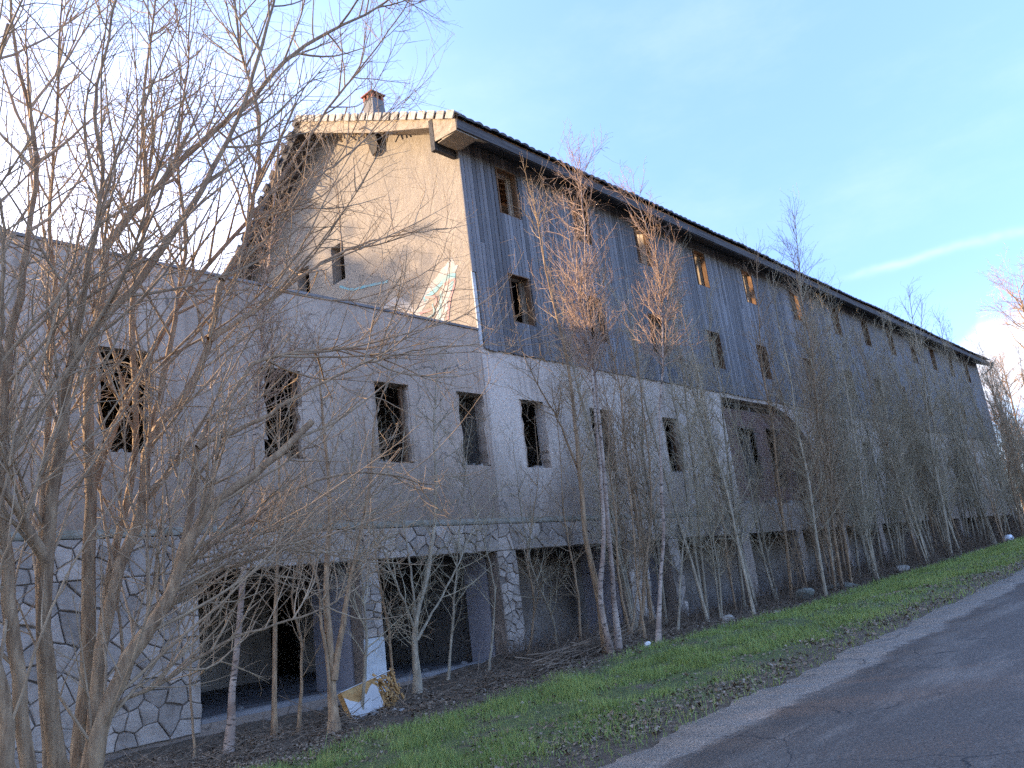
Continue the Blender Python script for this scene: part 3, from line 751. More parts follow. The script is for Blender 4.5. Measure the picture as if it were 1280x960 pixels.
# verge tiles up the gable
mb = MB(); mb.box((-0.06, 0, -0.17), (-0.03, 0.29, 0.045)); mb.box((-0.029, 0, 0.0), (0.22, 0.30, 0.04)); 
vm = mb.mesh('verge_tile', 'verge')
y = 12.68
while y < 19.4:
    o = link('verge_tile', vm, roof, (XV, y, roofz(y) + 0.045 + random.uniform(-.008, .008))); o.rotation_euler = (math.atan(EL) + random.gauss(0, .02), 0, 0); y += 0.35
mb = MB(); vm2 = MB(); vm2.box((-0.06, 0, -0.15), (-0.03, 0.29, 0.045)); vm2.box((-0.029, 0, 0.0), (0.22, 0.30, 0.04)); vm2 = vm2.mesh('verge_tile', 'tile')
y = 19.62
while y < 26.0:
    o = link('verge_tile', vm2, roof, (XV, y, roofz(y) + 0.02 + random.uniform(-.01, .01))); o.rotation_euler = (-math.atan(.765) + random.gauss(0, .03), 0, 0); y += 0.38
# barge boards, soffits, fascia
mb = MB(); mb.prism([(XV + .03, 13.6, roofz(13.6) - .10), (XV + .03, 19.55, roofz(19.55) - .10), (XV + .03, 19.55, roofz(19.55) - .50), (XV + .03, 16.2, roofz(16.2) - .52), (XV + .03, 13.6, roofz(13.6) - .36)], (0.04, 0, 0)); part(mb, 'barge_board', 'pale_wood')
mb = MB(); mb.prism([(XV + .03, 19.62, roofz(19.62) - .12), (XV + .03, 26.2, roofz(26.2) - .12), (XV + .03, 26.2, roofz(26.2) - .4), (XV + .03, 19.62, roofz(19.62) - .45)], (0.05, 0, 0)); part(mb, 'barge_board', 'dark_wood')
mb = MB(); mb.prism([(XV + .075, 13.6, roofz(13.6) - .28), (XV + .075, 19.55, roofz(19.55) - .28), (XV + .075, 19.55, roofz(19.55) - .31), (XV + .075, 13.6, roofz(13.6) - .31)], (XC - XV - .08, 0, 0)); part(mb, 'verge_soffit', 'pale_wood')
mb = MB(); mb.box((XV + 0.03, 12.70, 13.08), (XR, 12.735, 13.34)); part(mb, 'fascia_board', 'fascia')
mb = MB(); mb.prism([(XV + 0.07, 12.74, 13.06), (XV + .07, 13.49, 13.41), (XV + .07, 13.49, 13.44), (XV + .07, 12.74, 13.09)], (XR - XV - 0.1, 0, 0)); part(mb, 'eave_soffit', 'dark_wood')
mb = MB()     # boxed return at the corner
mb.prism([(XV + .025, 12.74, 13.035), (XV + .025, 13.55, 13.10), (XV + .025, 13.55, roofz(13.55) - .05), (XV + .025, 12.74, roofz(12.74) - .06)], (0.03, 0, 0))
mb.box((XV + .06, 12.745, 13.03), (XC - .004, 13.48, 13.055)); part(mb, 'eave_return', 'pale_wood')
mb = MB(); mb.box((XV + .02, 13.57, 12.88), (XV + .14, 13.72, roofz(13.6) - .12)); mb.prism([(XV + .141, 13.58, 12.9), (XV + .141, 13.71, 12.9), (XV + .141, 13.71, 13.3), (XV + .141, 13.58, 13.3)], (XC - XV - .145, 0, 0)); part(mb, 'eave_bracket', 'dark_wood')
# wedge of black timber hanging under the verge
mb = MB(); mb.prism([(XC - .16, 17.35, 15.85), (XC - .16, 16.5, 15.45), (XC - .16, 16.62, 14.55), (XC - .16, 16.85, 14.50)], (0.155, 0, 0)); part(mb, 'gable_wedge', 'dark_wood')
# rotten laths hanging out of the broken verge
lth = None
for k in range(110):
    if k < 70: y = random.uniform(19.3, 24.4)
    else: y = random.uniform(15.6, 19.6)
    L = random.uniform(0.25, 0.8) if k < 70 else random.uniform(0.15, 0.45)
    if lth is None:
        mb = MB(); mb.box((-0.018, -0.012, -1.0), (0.018, 0.012, 0.0)); lth = mb.mesh('lath', 'straw')
    o = link('lath', lth, roof, (XV + random.uniform(0.05, 0.6), y, roofz(y) - 0.22)); o.scale = (1, 1, L)
    o.rotation_euler = (random.gauss(0.25 if k < 70 else 0, 0.45), random.gauss(0.15, 0.4), random.uniform(0, 3))
mb = MB(); mb.prism([(XR - .06, 12.6, 13.28), (XR - .06, 12.48, 13.3), (XR - .06, 12.44, 13.2), (XR - .06, 12.6, 12.9), (XR - .06, 13.3, 12.5), (XR - .06, 13.3, 12.56), (XR - .06, 12.66, 12.95)], (0.06, 0, 0)); part(mb, 'gutter_hook', 'fascia')
# chimney with a tiled cap
chim = empty('chimney', (15.5 - XC, 18.3 - D, 16.0), hotel)
mb = MB(); a0, a1 = 0.30, 0.24
mb.add([(-a0, -a0, -.4), (a0, -a0, -.4), (a0, a0, -.4), (-a0, a0, -.4), (-a1, -a1, 1.66), (a1, -a1, 1.66), (a1, a1, 1.66), (-a1, a1, 1.66)], [(0, 1, 5, 4), (1, 2, 6, 5), (2, 3, 7, 6), (3, 0, 4, 7), (4, 5, 6, 7)])
mb.build('chimney_shaft', 'concrete', chim)
mb = MB()
for sx_, sy_ in ((-1, -1), (1, -1), (1, 1), (-1, 1)): mb.box((sx_ * .19 - .05, sy_ * .19 - .05, 1.661), (sx_ * .19 + .05, sy_ * .19 + .05, 1.84))
mb.box((-.04, -.24, 1.661), (.04, -.161, 1.84)); mb.box((-.24, -.04, 1.661), (-.161, .04, 1.84))
mb.build('cap_pier', 'terracotta', chim)
mb = MB(); mb.box((-.16, -.16, 1.661), (.16, .16, 1.83)); mb.build('flue', 'black', chim)  # solid near-black block filling the gaps between the cap piers
mb = MB(); mb.add([(-.29, -.29, 1.845), (.29, -.29, 1.845), (.29, .29, 1.845), (-.29, .29, 1.845), (-.30, -.30, 1.875), (.30, -.30, 1.875), (.30, .30, 1.875), (-.30, .30, 1.875), (0, -.08, 2.06), (0, .08, 2.06)],
    [(0, 3, 2, 1), (0, 1, 5, 4), (1, 2, 6, 5), (2, 3, 7, 6), (3, 0, 4, 7), (4, 5, 8), (5, 6, 9, 8), (6, 7, 9), (7, 4, 8, 9)])
mb.build('chimney_cap', 'terracotta', chim)
# ------------------------------------------------------------------ bits in the ground-floor bays
def rock(name, x, y, s, mat, label, cat, seed, z=None, sq=(1, 1, 0.6), group=None):
    bm = bmesh.new(); bmesh.ops.create_icosphere(bm, subdivisions=2, radius=1.0); rg = np.random.default_rng(seed)
    for k in range(9):
        n_ = unit(rg.normal(0, 1, 3)); c0 = rg.uniform(0.45, 0.8)
        for v in bm.verts:
            d = v.co.x * n_[0] + v.co.y * n_[1] + v.co.z * n_[2]
            if d > c0: v.co -= Vector(n_) * (d - c0)
    for v in bm.verts: v.co *= 1 + rg.normal(0, 0.025)
    me = bpy.data.meshes.new(name); bm.to_mesh(me); bm.free(); me.materials.append(MT[mat])
    o = link(name, me, None, (x, y, (Gf(x, y) if z is None else z) + s * sq[2] * 0.35)); o.scale = (s * sq[0], s * sq[1], s * sq[2]); o.rotation_euler = (0, 0, rg.uniform(0, 6))
    return tag(o, label, cat, group)
rock('rock', 18.2, 10.3, 0.20, 'rock', 'pale tan stone in the leaves beside the verge grass', 'rock', 3)
rock('rock', 19.0, 9.35, 0.11, 'rock', 'small pale stone lying in the grass right of the tan stone', 'rock', 4)
rock('concrete_slab', 23.0, 10.4, 0.42, 'mossrock', 'grey pointed slab at the foot of the far saplings', 'slab', 5, sq=(.9, .5, .6))
rock('mossy_boulder', 26.2, 10.6, 0.5, 'mossrock', 'low mossy boulder beside the pointed slab', 'boulder', 6, sq=(1.4, .6, .45))
rock('rock', 31.2, 10.4, 0.33, 'rock', 'pale rounded stone under the far saplings at grass edge', 'rock', 7)
rock('litter_ball', 13.6, 9.45, 0.075, 'plastic', 'small white ball lying at the grass edge near birch', 'litter', 8, sq=(1, 1, 1))
rock('litter_bag', 46.5, 10.2, 0.35, 'plastic', 'white rubbish bag at far end of the verge', 'litter', 9)
for k in range(26):
    a, b_ = random.choice(ground_ops[:3]); x = random.uniform(a + .1, b_ - .2); y = D - random.uniform(-1.6, 0.7); s = random.uniform(0.04, 0.14)
    rock('rubble_lump', x, y, s, 'debris', 'pale broken rubble lump lying about the open ground floor bays', 'rubble', 100 + k, z=(0.10 if y > D - .05 else None), group='rubble lumps at the bays')

# torn insulated panel
P0 = at(443, 921, 11.3); gx, gy = float(P0[0]), 11.3
pan = empty('insulation_panel', (gx, gy, Gf(gx, gy) - 0.02)); tag(pan, 'torn white panel with orange foam core leaning by the stone column', 'panel')
pan.scale = (1.22, 1.1, 1.12); pan.rotation_euler = (R(-20), R(-8), R(10))
mb = MB(); rg = np.random.default_rng(5)
mb.box((0, 0.0, 0.0), (0.62, 0.09, 0.42)); mb.build('foam_core', 'foam', pan)
mb = MB()
for k in range(260):
    x = rg.uniform(0.58, 1.02); z = rg.uniform(-0.02 + 0.05 * (x > .9), 0.43); y = rg.uniform(-0.02, 0.10); s = rg.uniform(0.015, 0.05)
    d = rg.normal(0, 1, 3); d[2] -= 0.6; d = unit(d) * s * 2
    mb.beam((x, y, z), (x + d[0] * .6, y + d[1] * .5, z + d[2]), s * .6, s * .5, (0.3, 1, 0.2))
mb.build('torn_foam', 'foam', pan)['kind'] = 'stuff'
mb = MB(); mb.prism([(0, -.004, 0.0), (0.60, -.004, 0.0), (0.61, -.004, 0.30), (0.55, -.004, 0.36), (0.46, -.004, 0.31), (0.38, -.004, 0.25), (0.355, -.004, 0.30), (0.34, -.004, 0.24), (0.2, -.004, 0.20), (0.08, -.004, 0.27), (0, -.004, 0.34)], (0, -0.006, 0)); mb.build('face_sheet', 'sheet', pan)
mb = MB(); mb.box((-.004, -.008, 0.421), (0.99, 0.095, 0.432)); mb.build('edge_strip', 'sheet', pan)
for k in range(6):
    x, y = gx + random.uniform(0, .8), gy - random.uniform(0, .25)
    rock('rubble_lump', x, y, random.uniform(.05, .1), 'debris', 'grey rubble lump propping up the torn orange panel', 'rubble', 300 + k, group='rubble lumps below the panel')

# ------------------------------------------------------------------ trees
SPEC_BIG = [dict(dens=4.0, len=2.4, ang=37, n=9, wander=0.075, up=0.075, r=0.0145, s=5, taper=0.45, tip=0.003),
            dict(dens=5.0, len=0.78, ang=46, n=6, wander=0.11, up=0.035, r=0.0062, s=4, taper=0.45, tip=0.0018),
            dict(dens=4.2, len=0.27, ang=48, n=4, wander=0.13, up=0.02, r=0.0028, s=3, taper=0.4, tip=0.0013)]
SPEC_MID = [dict(dens=5.5, len=1.25, ang=46, n=7, wander=0.10, up=0.07, r=0.011, s=4, taper=0.4, tip=0.0025),
            dict(dens=6.0, len=0.5, ang=46, n=5, wander=0.12, up=0.04, r=0.005, s=3, taper=0.4, tip=0.002),
            dict(dens=3.5, len=0.2, ang=48, n=3, wander=0.12, up=0.02, r=0.003, s=3, taper=0.4, tip=0.0017)]
SPEC_BIRCH = [dict(dens=6.8, len=1.75, ang=42, n=8, wander=0.11, up=0.085, r=0.013, s=4, taper=0.45, tip=0.004),
              dict(dens=6.0, len=0.62, ang=44, n=5, wander=0.14, up=0.03, r=0.006, s=3, taper=0.4, tip=0.003),
              dict(dens=4, len=0.24, ang=46, n=3, wander=0.12, up=0.0, r=0.004, s=3, taper=0.4, tip=0.0025)]
SPEC_POLE = [dict(dens=5.6, len=1.75, ang=38, n=7, wander=0.085, up=0.085, r=0.012, s=4, taper=0.5, tip=0.004),
             dict(dens=4.4, len=0.72, ang=42, n=5, wander=0.12, up=0.05, r=0.0065, s=3, taper=0.4, tip=0.0026),
             dict(dens=2.4, len=0.28, ang=45, n=3, wander=0.12, up=0.03, r=0.0045, s=3, taper=0.4, tip=0.0022)]

def stem_tree(root, P, r0, r1, rg, spec, bark, twig, t0=0.2, sides=8, n=26, crown_name='branches', bias=None, power=0.68):
    """one trunk mesh (part) and its branch mesh (sub-part)"""
    base = np.array(root.location)
    Q = resample(P, n) - base
    Q[1:-1] += rg.normal(0, 0.008, (n - 2, 3))
    u = np.linspace(0, 1, n); rad = r0 + (r1 - r0) * u ** power
    rad *= 1 + 0.06 * np.sin(u * 23 + rg.uniform(0, 6)) + rg.normal(0, 0.02, n)
    rad[0] *= 1.35; rad[1] *= 1.12
    tb = Tubes(); tb.add(Q, rad, sides)
    tr = link('trunk', tb.mesh('trunk', bark), root)
    tb = Tubes(); foliate(tb, Q, rad, rg, spec, 0, t0, bias)
    me = tb.mesh(crown_name, twig, False)
    if me: link(crown_name, me, tr)
    return tr
def px_path(px, Ya, Yb):
    k = len(px); return [at(x, y, Ya + (Yb - Ya) * i / (k - 1)) for i, (x, y) in enumerate(px)]

# multi-stemmed tree close to the road, left of the frame
BX, BY = 2.42, 6.9
big = empty('multi_stem_tree', (BX, BY, Gf(BX, BY))); tag(big, 'large bare multi-stemmed tree filling the left of the view', 'tree')
stems = [  # pixel path, depth at base, depth at tip, base radius, tip radius
    ([(75, 960), (62, 862), (56, 780), (57, 700), (67, 600), (77, 540), (90, 459), (124, 402), (169, 354), (202, 309), (242, 255), (285, 175), (318, 90), (340, 10), (352, -50)], 6.8, 6.4, 0.076, 0.010),
    ([(95, 960), (112, 810), (109, 701), (112, 617), (110, 460), (128, 380), (131, 311), (210, 221), (270, 161), (319, 120), (375, 60), (480, 4), (560, -60)], 7.1, 7.6, 0.068, 0.008),
    ([(115, 960), (139, 870), (169, 810), (210, 750), (232, 686), (260, 640), (300, 606), (345, 570), (390, 527)], 6.6, 6.0, 0.092, 0.028),
    ([(210, 750), (238, 640), (247, 560), (277, 511), (322, 452), (400, 437), (480, 432), (560, 400)], 6.45, 6.6, 0.036, 0.006),
    ([(110, 960), (127, 810), (150, 705), (180, 637), (187, 549), (229, 500), (262, 425), (277, 350), (311, 286), (326, 150), (300, 60), (290, -40)], 6.9, 7.4, 0.068, 0.010),
    ([(60, 980), (50, 700), (62, 520), (56, 440), (70, 380), (62, 300), (66, 200), (72, 100), (78, -30)], 7.3, 7.8, 0.048, 0.008),
    ([(40, 990), (20, 830), (8, 700), (0, 600), (10, 450), (30, 330), (45, 200), (20, 60), (10, -40)], 6.7, 6.9, 0.068, 0.010),
    ([(105, 960), (127, 810), (140, 700), (165, 600), (170, 480), (165, 380), (185, 260), (178, 140), (200, -40)], 7.2, 7.7, 0.052, 0.009),
    ([(20, 1000), (5, 880), (-25, 750), (-50, 600), (-60, 420), (-30, 200), (10, 30)], 6.6, 6.6, 0.064, 0.012),
    ([(118, 930), (142, 885), (195, 859), (244, 825), (300, 795), (360, 775), (420, 752), (470, 690)], 6.8, 7.3, 0.026, 0.006),
    ([(125, 900), (150, 850), (200, 770), (260, 720), (340, 690), (430, 640), (500, 560)], 7.0, 7.6, 0.036, 0.007),
    ([(150, 840), (190, 770), (250, 690), (300, 660), (370, 610), (460, 590), (560, 610)], 6.7, 6.9, 0.032, 0.006),
    ([(112, 617), (150, 520), (200, 420), (262, 330), (340, 240), (400, 150), (470, 60), (520, -10)], 7.4, 8.2, 0.036, 0.007),
    ([(90, 459), (110, 330), (130, 230), (118, 130), (140, 30), (150, -40)], 6.5, 6.4, 0.032, 0.007),
    ([(187, 549), (215, 420), (232, 300), (222, 190), (235, 80), (240, -40)], 7.3, 8.0, 0.032, 0.006),
    ([(57, 700), (20, 640), (-10, 560), (0, 440), (5, 330), (-5, 200)], 6.6, 6.3, 0.036, 0.008),
    ([(247, 560), (330, 520), (420, 470), (510, 440), (600, 430)], 6.4, 5.9, 0.024, 0.005),
    ([(262, 425), (330, 380), (400, 330), (470, 300), (560, 285)], 7.1, 6.9, 0.028, 0.005),
    ([(277, 350), (330, 270), (400, 220), (450, 180), (500, 120)], 7.2, 7.6, 0.024, 0.005),
]
for i, (px, ya, yb, r0, r1) in enumerate(stems):
    P = px_path(px, ya, yb); rg = np.random.default_rng(40 + i)
    if px[0][1] >= 930:      # goes down into the ground
        a = 2 * math.pi * i / 9; P = [np.array([BX + 0.16 * math.cos(a), BY + 0.14 * math.sin(a), Gf(BX, BY) - 0.08])] + P
    stem_tree(big, P, r0, r1, rg, SPEC_BIG, 'bark', 'twig', t0=0.2 if px[0][1] > 900 else 0.05, sides=9, n=30)

def small_tree(name, label, cat, paths, spec, bark, twig, seed, group=None, t0=0.25, bias=None):
    """paths = [(pixels, depth at base, depth at tip, r0, r1)]"""
    p0 = at(*paths[0][0][0], paths[0][1]); gx, gy = float(p0[0]), float(p0[1]); gz = Gf(gx, gy)
    root = empty(name, (gx, gy, gz)); tag(root, label, cat, group)
    for i, (px, ya, yb, r0, r1) in enumerate(paths):
        P = px_path(px, ya, yb); rg = np.random.default_rng(seed * 10 + i)
        if i == 0 or abs(px[0][1] - paths[0][0][0][1]) < 15: P[0][2] = gz - 0.06
        stem_tree(root, P, r0, r1, rg, spec, bark, twig, t0, 7, 22, bias=bias)
    return root
small_tree('young_birch', 'thin pale birch leaning before the first ground floor bay', 'tree', [([(285, 935), (297, 800), (312, 640), (322, 500), (330, 400), (338, 300), (345, 230)], 11.3, 11.3, 0.062, 0.010)], SPEC_BIRCH[:2], 'birch', 'twig_red', 5, t0=0.5)
small_tree('bare_sapling', 'slim grey sapling standing just right of the leaning pale birch', 'tree', [([(342, 892), (344, 760), (350, 640), (346, 520), (338, 400)], 11.8, 11.6, 0.05, 0.008)], SPEC_MID, 'bark', 'twig', 6)
small_tree('forked_sapling', 'forked bare sapling left of the torn orange panel', 'tree', [([(418, 918), (414, 830), (408, 720), (412, 620), (402, 500), (398, 420)], 10.6, 10.8, 0.085, 0.008), ([(417, 850), (432, 760), (445, 690), (462, 610), (470, 520), (500, 440)], 10.6, 10.2, 0.055, 0.006), ([(416, 880), (404, 790), (395, 720), (370, 640), (352, 560)], 10.6, 10.7, 0.035, 0.006)], SPEC_MID, 'bark', 'twig', 7)
small_tree('bushy_sapling', 'bushy bare sapling before the second ground floor bay', 'tree', [([(522, 864), (519, 780), (536, 710), (545, 620), (543, 520), (552, 430)], 12.1, 12.0, 0.075, 0.008), ([(520, 790), (500, 740), (480, 690), (462, 640)], 12.1, 11.8, 0.03, 0.005), ([(521, 800), (555, 740), (580, 690), (600, 640), (640, 600)], 12.1, 11.8, 0.03, 0.005), ([(519, 770), (512, 700), (500, 620), (505, 540)], 12.1, 12.3, 0.03, 0.005)], SPEC_MID, 'bark_green', 'twig_green', 8, t0=0.1)
small_tree('thin_sapling', 'very thin dark sapling along the left edge of first bay', 'tree', [([(243, 948), (238, 850), (243, 760), (236, 680), (250, 600)], 11.9, 11.9, 0.022, 0.005)], SPEC_MID, 'bark', 'twig', 9)
small_tree('leaning_sapling', 'grey sapling crossing in front of the second stone column', 'tree', [([(612, 852), (618, 740), (600, 660), (585, 600), (560, 540)], 12.4, 12.2, 0.03, 0.005)], SPEC_MID, 'bark_green', 'twig_green', 10)
small_tree('dark_sapling', 'dark crooked sapling left of the twin birch', 'tree', [([(757, 806), (748, 745), (738, 700), (730, 662), (726, 597), (713, 480), (702, 420), (685, 350), (672, 280), (662, 235)], 10.25, 9.9, 0.085, 0.010), ([(726, 597), (700, 530), (672, 480), (650, 430), (640, 380)], 10.2, 9.8, 0.03, 0.005)], SPEC_MID, 'bark', 'twig', 11, t0=0.3)
small_tree('twin_birch', 'pink-barked birch with twin white stems at the third bay', 'tree', [([(762, 802), (751, 750), (754, 680), (752, 606), (741, 487), (733, 417), (722, 360), (712, 300), (703, 240)], 10.0, 9.7, 0.064, 0.009), ([(771, 800), (765, 715), (758, 636), (752, 560), (745, 480), (738, 420), (733, 350), (730, 280), (724, 210)], 10.05, 9.9, 0.066, 0.009)], SPEC_BIRCH, 'birch', 'twig_red', 12, t0=0.52)
small_tree('single_birch', 'slim reddish birch right of the twin birch', 'tree', [([(820, 792), (826, 715), (830, 662), (827, 610), (825, 522), (828, 466), (828, 400), (825, 365), (820, 320), (805, 275), (792, 240)], 9.6, 9.5, 0.05, 0.010)], SPEC_BIRCH, 'birch', 'twig_red', 13, t0=0.55)
small_tree('dark_sapling', 'dark sapling standing between the two birches', 'tree', [([(800, 800), (806, 720), (814, 640), (811, 566), (800, 480), (795, 420)], 11.6, 11.3, 0.055, 0.007)], SPEC_MID, 'bark', 'twig', 14)
small_tree('dark_sapling', 'sapling with curved stem behind the twin birch', 'tree', [([(790, 803), (774, 730), (769, 640), (760, 560), (770, 470)], 11.4, 11.2, 0.045, 0.006), ([(786, 790), (800, 700), (790, 610), (760, 540)], 11.4, 11.2, 0.03, 0.006)], SPEC_MID, 'bark', 'twig', 15)

extra = [  # thin self-sown stems along the wall between the bays
    ('thin sapling rising beside the second stone column on its right', [(662, 846), (668, 760), (660, 690), (672, 600), (668, 520)], 12.6),
    ('thin sapling bent over in front of the third bay opening', [(700, 836), (690, 770), (668, 720), (655, 660), (645, 590), (640, 540)], 12.3),
    ('thin sapling growing close against the wall left of the twin birch', [(728, 822), (722, 740), (706, 650), (700, 560), (690, 480)], 12.0),
    ('thin straight sapling in the middle of the second bay', [(560, 858), (566, 780), (572, 690), (580, 600), (590, 520)], 12.7),
    ('thin sapling at the left side of the second bay', [(492, 872), (486, 790), (470, 700), (462, 600), (455, 520)], 12.5),
    ('thin sapling with many shoots right of the forked sapling', [(452, 905), (458, 800), (450, 700), (440, 600), (445, 520)], 11.4),
    ('crooked thin sapling in the middle of the first bay', [(372, 905), (378, 820), (366, 740), (385, 650), (380, 560)], 11.6),
    ('thin dark sapling right of the slim birch foot', [(846, 786), (852, 700), (862, 620), (858, 540), (870, 450)], 10.8),
    ('slim sapling just left of the slim birch with long shoots', [(806, 796), (796, 720), (790, 640), (778, 540), (782, 450)], 10.7)]
for i, (lb, px, Yd) in enumerate(extra):
    small_tree('thin_sapling', lb, 'tree', [(px, Yd, Yd - 0.4, 0.034, 0.005)], SPEC_MID, ('bark', 'bark_green')[i % 2], ('twig', 'twig_green')[i % 2], 60 + i, t0=0.15)
# prototypes of slender saplings, copied into the dense row
def proto(hh, nst, seed, spec, bark, twig, r0, spread=0.5, t0=0.16):
    rg = np.random.default_rng(seed); out = []
    for k in range(nst):
        a = rg.uniform(0, 6.28); ln = rg.uniform(0.0, spread) * hh * 0.16
        H = hh * (1 if k == 0 else rg.uniform(0.55, 0.92)); q = []
        for i in range(7):
            u = i / 6; q.append(np.array([math.cos(a) * (0.08 * k + ln * u ** 1.3), math.sin(a) * (0.08 * k + ln * u ** 1.3), H * u - 0.08 * (i == 0)]) + rg.normal(0, 0.007 * hh * u ** .5, 3) * [1, 1, 0])
        Q = resample(q, 22); u = np.linspace(0, 1, 22); rad = 0.8 * r0 * (1 if k == 0 else .7) * (1 - u) ** 0.85 + 0.006; rad[0] *= 1.3
        tb = Tubes(); tb.add(Q, rad, 7); tm_ = tb.mesh('trunk', bark)
        tb = Tubes(); foliate(tb, Q, rad, rg, spec, 0, t0)
        out.append((tm_, tb.mesh('branches', twig, False)))
    return out
def plant(pr, name, x, y, sc, rz, label, group, tilt=0.0):
    root = empty(name, (x, y, Gf(x, y))); root.scale = (sc, sc, sc); root.rotation_euler = (tilt * math.sin(rz * 3), tilt * math.cos(rz * 5), rz)
    tag(root, label, 'tree', group)
    for tm_, bm_ in pr:
        tr = link('trunk', tm_, root); link('branches', bm_, tr)
protos = [proto(11.5, 1, 201, SPEC_POLE, 'bark_green', 'twig_green', 0.065), proto(12.0, 3, 202, SPEC_POLE, 'bark_green', 'twig_green', 0.07),
          proto(10.5, 2, 203, SPEC_POLE, 'bark_green', 'twig_green', 0.06), proto(11.0, 2, 204, SPEC_POLE, 'bark', 'twig', 0.055),
          proto(12.5, 1, 205, SPEC_POLE, 'bark_green', 'twig_green', 0.075), proto(9.0, 3, 206, SPEC_MID, 'bark_green', 'twig_green', 0.05, 0.9),
          proto(8.0, 2, 207, SPEC_MID, 'bark', 'twig', 0.045, 0.9)]
rr = random.Random(77)
def zone(x): 
    if x < 23.5: return 'slender bare sapling between the slim birch and exposed brick bay', 'saplings between birch and brick bay'
    if x < 34: return 'slender bare sapling screening the exposed brick bay', 'saplings in front of the brick bay'
    return 'slender bare sapling in the dense thicket along the far facade', 'saplings along the far facade'
x = 17.0
while x < 68:
    y = rr.uniform(9.9, 12.6)
    tall = rr.random() < 0.68
    pr = protos[rr.choice([0, 1, 2, 3, 4]) if tall else rr.choice([2, 3, 5, 6])]
    sc = rr.uniform(0.82, 1.05) if tall else rr.uniform(0.6, 0.95)
    lb, gp = zone(x); plant(pr, 'slender_sapling', x, y, sc, rr.uniform(0, 6.28), lb, gp, 0.08)
    x += rr.uniform(0.26, 0.75) if x < 40 else rr.uniform(0.32, 0.95)
# trees past the far end, in the sun
SPEC_OLD = [dict(dens=1.9, len=5.2, ang=48, n=9, wander=0.09, up=0.07, r=0.075, s=4, taper=0.55, tip=0.012),
            dict(dens=2.4, len=2.0, ang=44, n=6, wander=0.11, up=0.04, r=0.024, s=3, taper=0.4, tip=0.008),
            dict(dens=3.4, len=0.9, ang=44, n=4, wander=0.12, up=0.03, r=0.010, s=3, taper=0.4, tip=0.006),
            dict(dens=2.2, len=0.4, ang=44, n=3, wander=0.12, up=0.02, r=0.006, s=3, taper=0.4, tip=0.005)]
old = [proto(19, 1, 301, SPEC_OLD, 'bark', 'twig_warm', 0.28, 0.3, 0.25), proto(14, 2, 302, SPEC_OLD, 'bark', 'twig_warm', 0.18, 0.5, 0.12)]
far_trees = [('tall bare tree glowing in the sun past the far gable', 0, 84, 12.2, 1.15), ('bushy tawny tree just past the far end of the facade', 1, 74, 14.5, 0.85), ('tawny bare tree behind the far corner of the building', 1, 79, 17.5, 0.95),
             ('low spreading tawny tree beside the road past the building', 1, 78, 12.0, 0.62), ('distant tawny tree farthest along the road', 1, 98, 15.0, 1.0), ('distant bare tree behind the tall sunlit one', 0, 104, 19.0, 0.95), ('short tawny tree nearest the far corner', 1, 71.5, 12.6, 0.5), ('far tawny tree at road bend', 1, 92, 11.5, 0.7)]
for i, (lb, k, x, y, sc) in enumerate(far_trees): plant(old[k], 'roadside_tree', x, y, sc, i * 1.7, lb, 'sunlit trees past the building')

# undergrowth: dry stems at the wall foot and under the thicket
tb = Tubes(); rg = np.random.default_rng(9)
for k in range(6200):
    x = 13.0 + 55 * rg.uniform(0, 1) ** 1.25; y = rg.uniform(9.9, 13.2)
    if x < 20: y = rg.uniform(11.2, 13.2)
    h_ = rg.gamma(2.4, 0.30) * (1.0 if x > 24 else 0.55); d = unit(rg.normal(0, 0.55, 3) + np.array([0, 0, 1.1]))
    q = shoot(np.array([x, y, Gf(x, y) - .02]), d, min(h_, 2.4), 5, 0.16, -0.02, rg); tb.add(q, np.linspace(0.0065, 0.0022, 5) * (1 + .012 * x), 3)
tag(link('undergrowth', tb.mesh('undergrowth', 'dry', False)), 'dry brown undergrowth tangled below the saplings', kind='stuff')
tb = Tubes()
for k in range(800):
    x = rg.uniform(3.0, 19.0); y = 9.9 + rg.gamma(2.2, 0.55) if x < 13 else rg.uniform(9.7, 12.6)
    if y > 13.2: continue
    L = rg.gamma(2.2, 0.22); a = rg.uniform(0, 6.28); d = np.array([math.cos(a), math.sin(a) * .6, rg.normal(0.10, 0.22)])
    p = np.array([x, y, Gf(x, y) + rg.uniform(0.0, 0.10)]); q = shoot(p, d, L, 4, 0.16, 0, rg); q[:, 2] = np.maximum(q[:, 2], G(q[:, 0], q[:, 1]) + 0.004)
    tb.add(q, np.linspace(0.006, 0.0025, 4) * rg.uniform(.6, 1.6), 4)
for k in range(70):                # heap of cut branches before the third bay
    u = rg.uniform(0, 1); p = at(690 + 80 * u, 842 - 44 * u, 10.5 + rg.uniform(-.3, .4)); p[2] = Gf(p[0], p[1]) + rg.uniform(0.02, 0.25)
    d = np.array([rg.normal(1, .25), rg.normal(0.05, .25), rg.normal(0.06, .12)]); q = shoot(p - d * .6, d, rg.uniform(.8, 2.2), 6, 0.05, 0.0, rg); q[:, 2] = np.maximum(q[:, 2], G(q[:, 0], q[:, 1]) + 0.01)
    tb.add(q, np.linspace(0.014, 0.005, 6), 5)
tag(link('dead_branches', tb.mesh('dead_branches', 'dry', False)), 'dead branches and twigs littering the ground before the bays', kind='stuff')

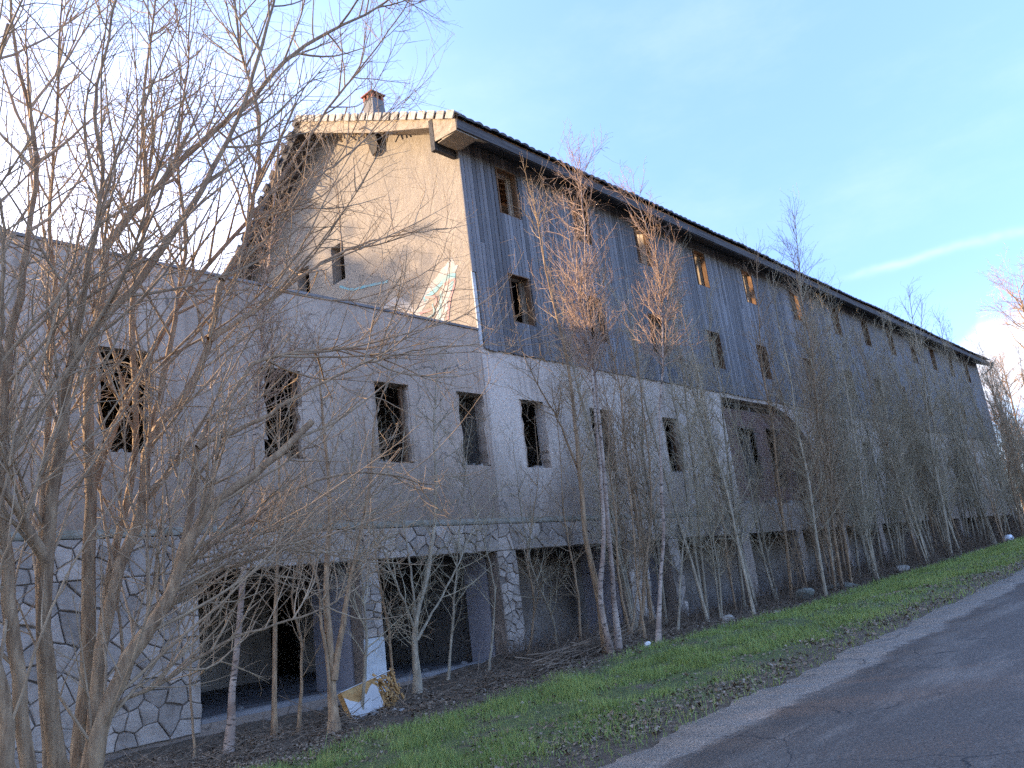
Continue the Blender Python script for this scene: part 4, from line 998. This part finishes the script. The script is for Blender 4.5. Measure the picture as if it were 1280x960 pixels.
# ------------------------------------------------------------------ unseen evergreens added towards the sun to shade the ground and part of the gable
def leaf_mass(N, fn, size, seed):
    rg = np.random.default_rng(seed); P = fn(rg, N); N = len(P)
    a = unit2(rg.normal(0, 1, (N, 3))); b2 = unit2(np.cross(a, rg.normal(0, 1, (N, 3)))); s = rg.uniform(0.6, 1.3, (N, 1)) * size
    return np.stack([P - a * s, P - b2 * s * .6, P + a * s, P + b2 * s * .6], 1).reshape(-1, 3), np.arange(4 * N).reshape(-1, 4)
def unit2(a): return a / (np.linalg.norm(a, axis=1, keepdims=True) + 1e-9)
hx, hy = -math.cos(SUN_A), math.sin(SUN_A); tE = math.tan(SUN_EL)
def belt(rg, N):
    u = rg.uniform(-48, 40, N); v = rg.uniform(0, 9, N); top = 21.6 + 1.5 * np.sin(u * .6) + np.sin(u * 1.7)
    z = top * rg.uniform(0, 1, N) ** .5 * (1 - ((v - 4.5) / 7) ** 2)
    cx, cy = 60 * hx, 60 * hy
    return np.stack([cx + hx * v + hy * u, cy + hy * v - hx * u, z], -1)
V, F = leaf_mass(42000, belt, 0.55, 3)
tag(link('added_shade_wood', np_mesh('added_shade_wood', V, F, 'green')), 'unseen dark evergreen wood added behind the flat roofed wing to shade the ground', kind='stuff')
T0 = np.array([14.2 + 36 * hx, 24.2 + 36 * hy]); zc = 12.6 + 36 * tE
pine = empty('added_shade_pine', (T0[0], T0[1], 0)); tag(pine, 'unseen tall dark pine added behind the flat roofed wing to shade the gable', 'tree')
tb = Tubes(); tb.add([(0, 0, -.2), (.1, 0, 8), (0, .2, 16), (0, 0, zc + 2)], [.5, .42, .3, .1], 9); link('trunk', tb.mesh('trunk', 'bark'), pine)
def crown(rg, N):
    c = rg.normal(0, 1, (26, 3)); c = unit2(c) * rg.uniform(1.0, 4.6, (26, 1)) * [1, 1, .95]; k = rg.integers(0, 26, N)
    return c[k] + rg.normal(0, 0.62, (N, 3)) + [0, 0, zc]
V, F = leaf_mass(24000, crown, 0.22, 4); link('crown', np_mesh('crown', V, F, 'green'), pine)
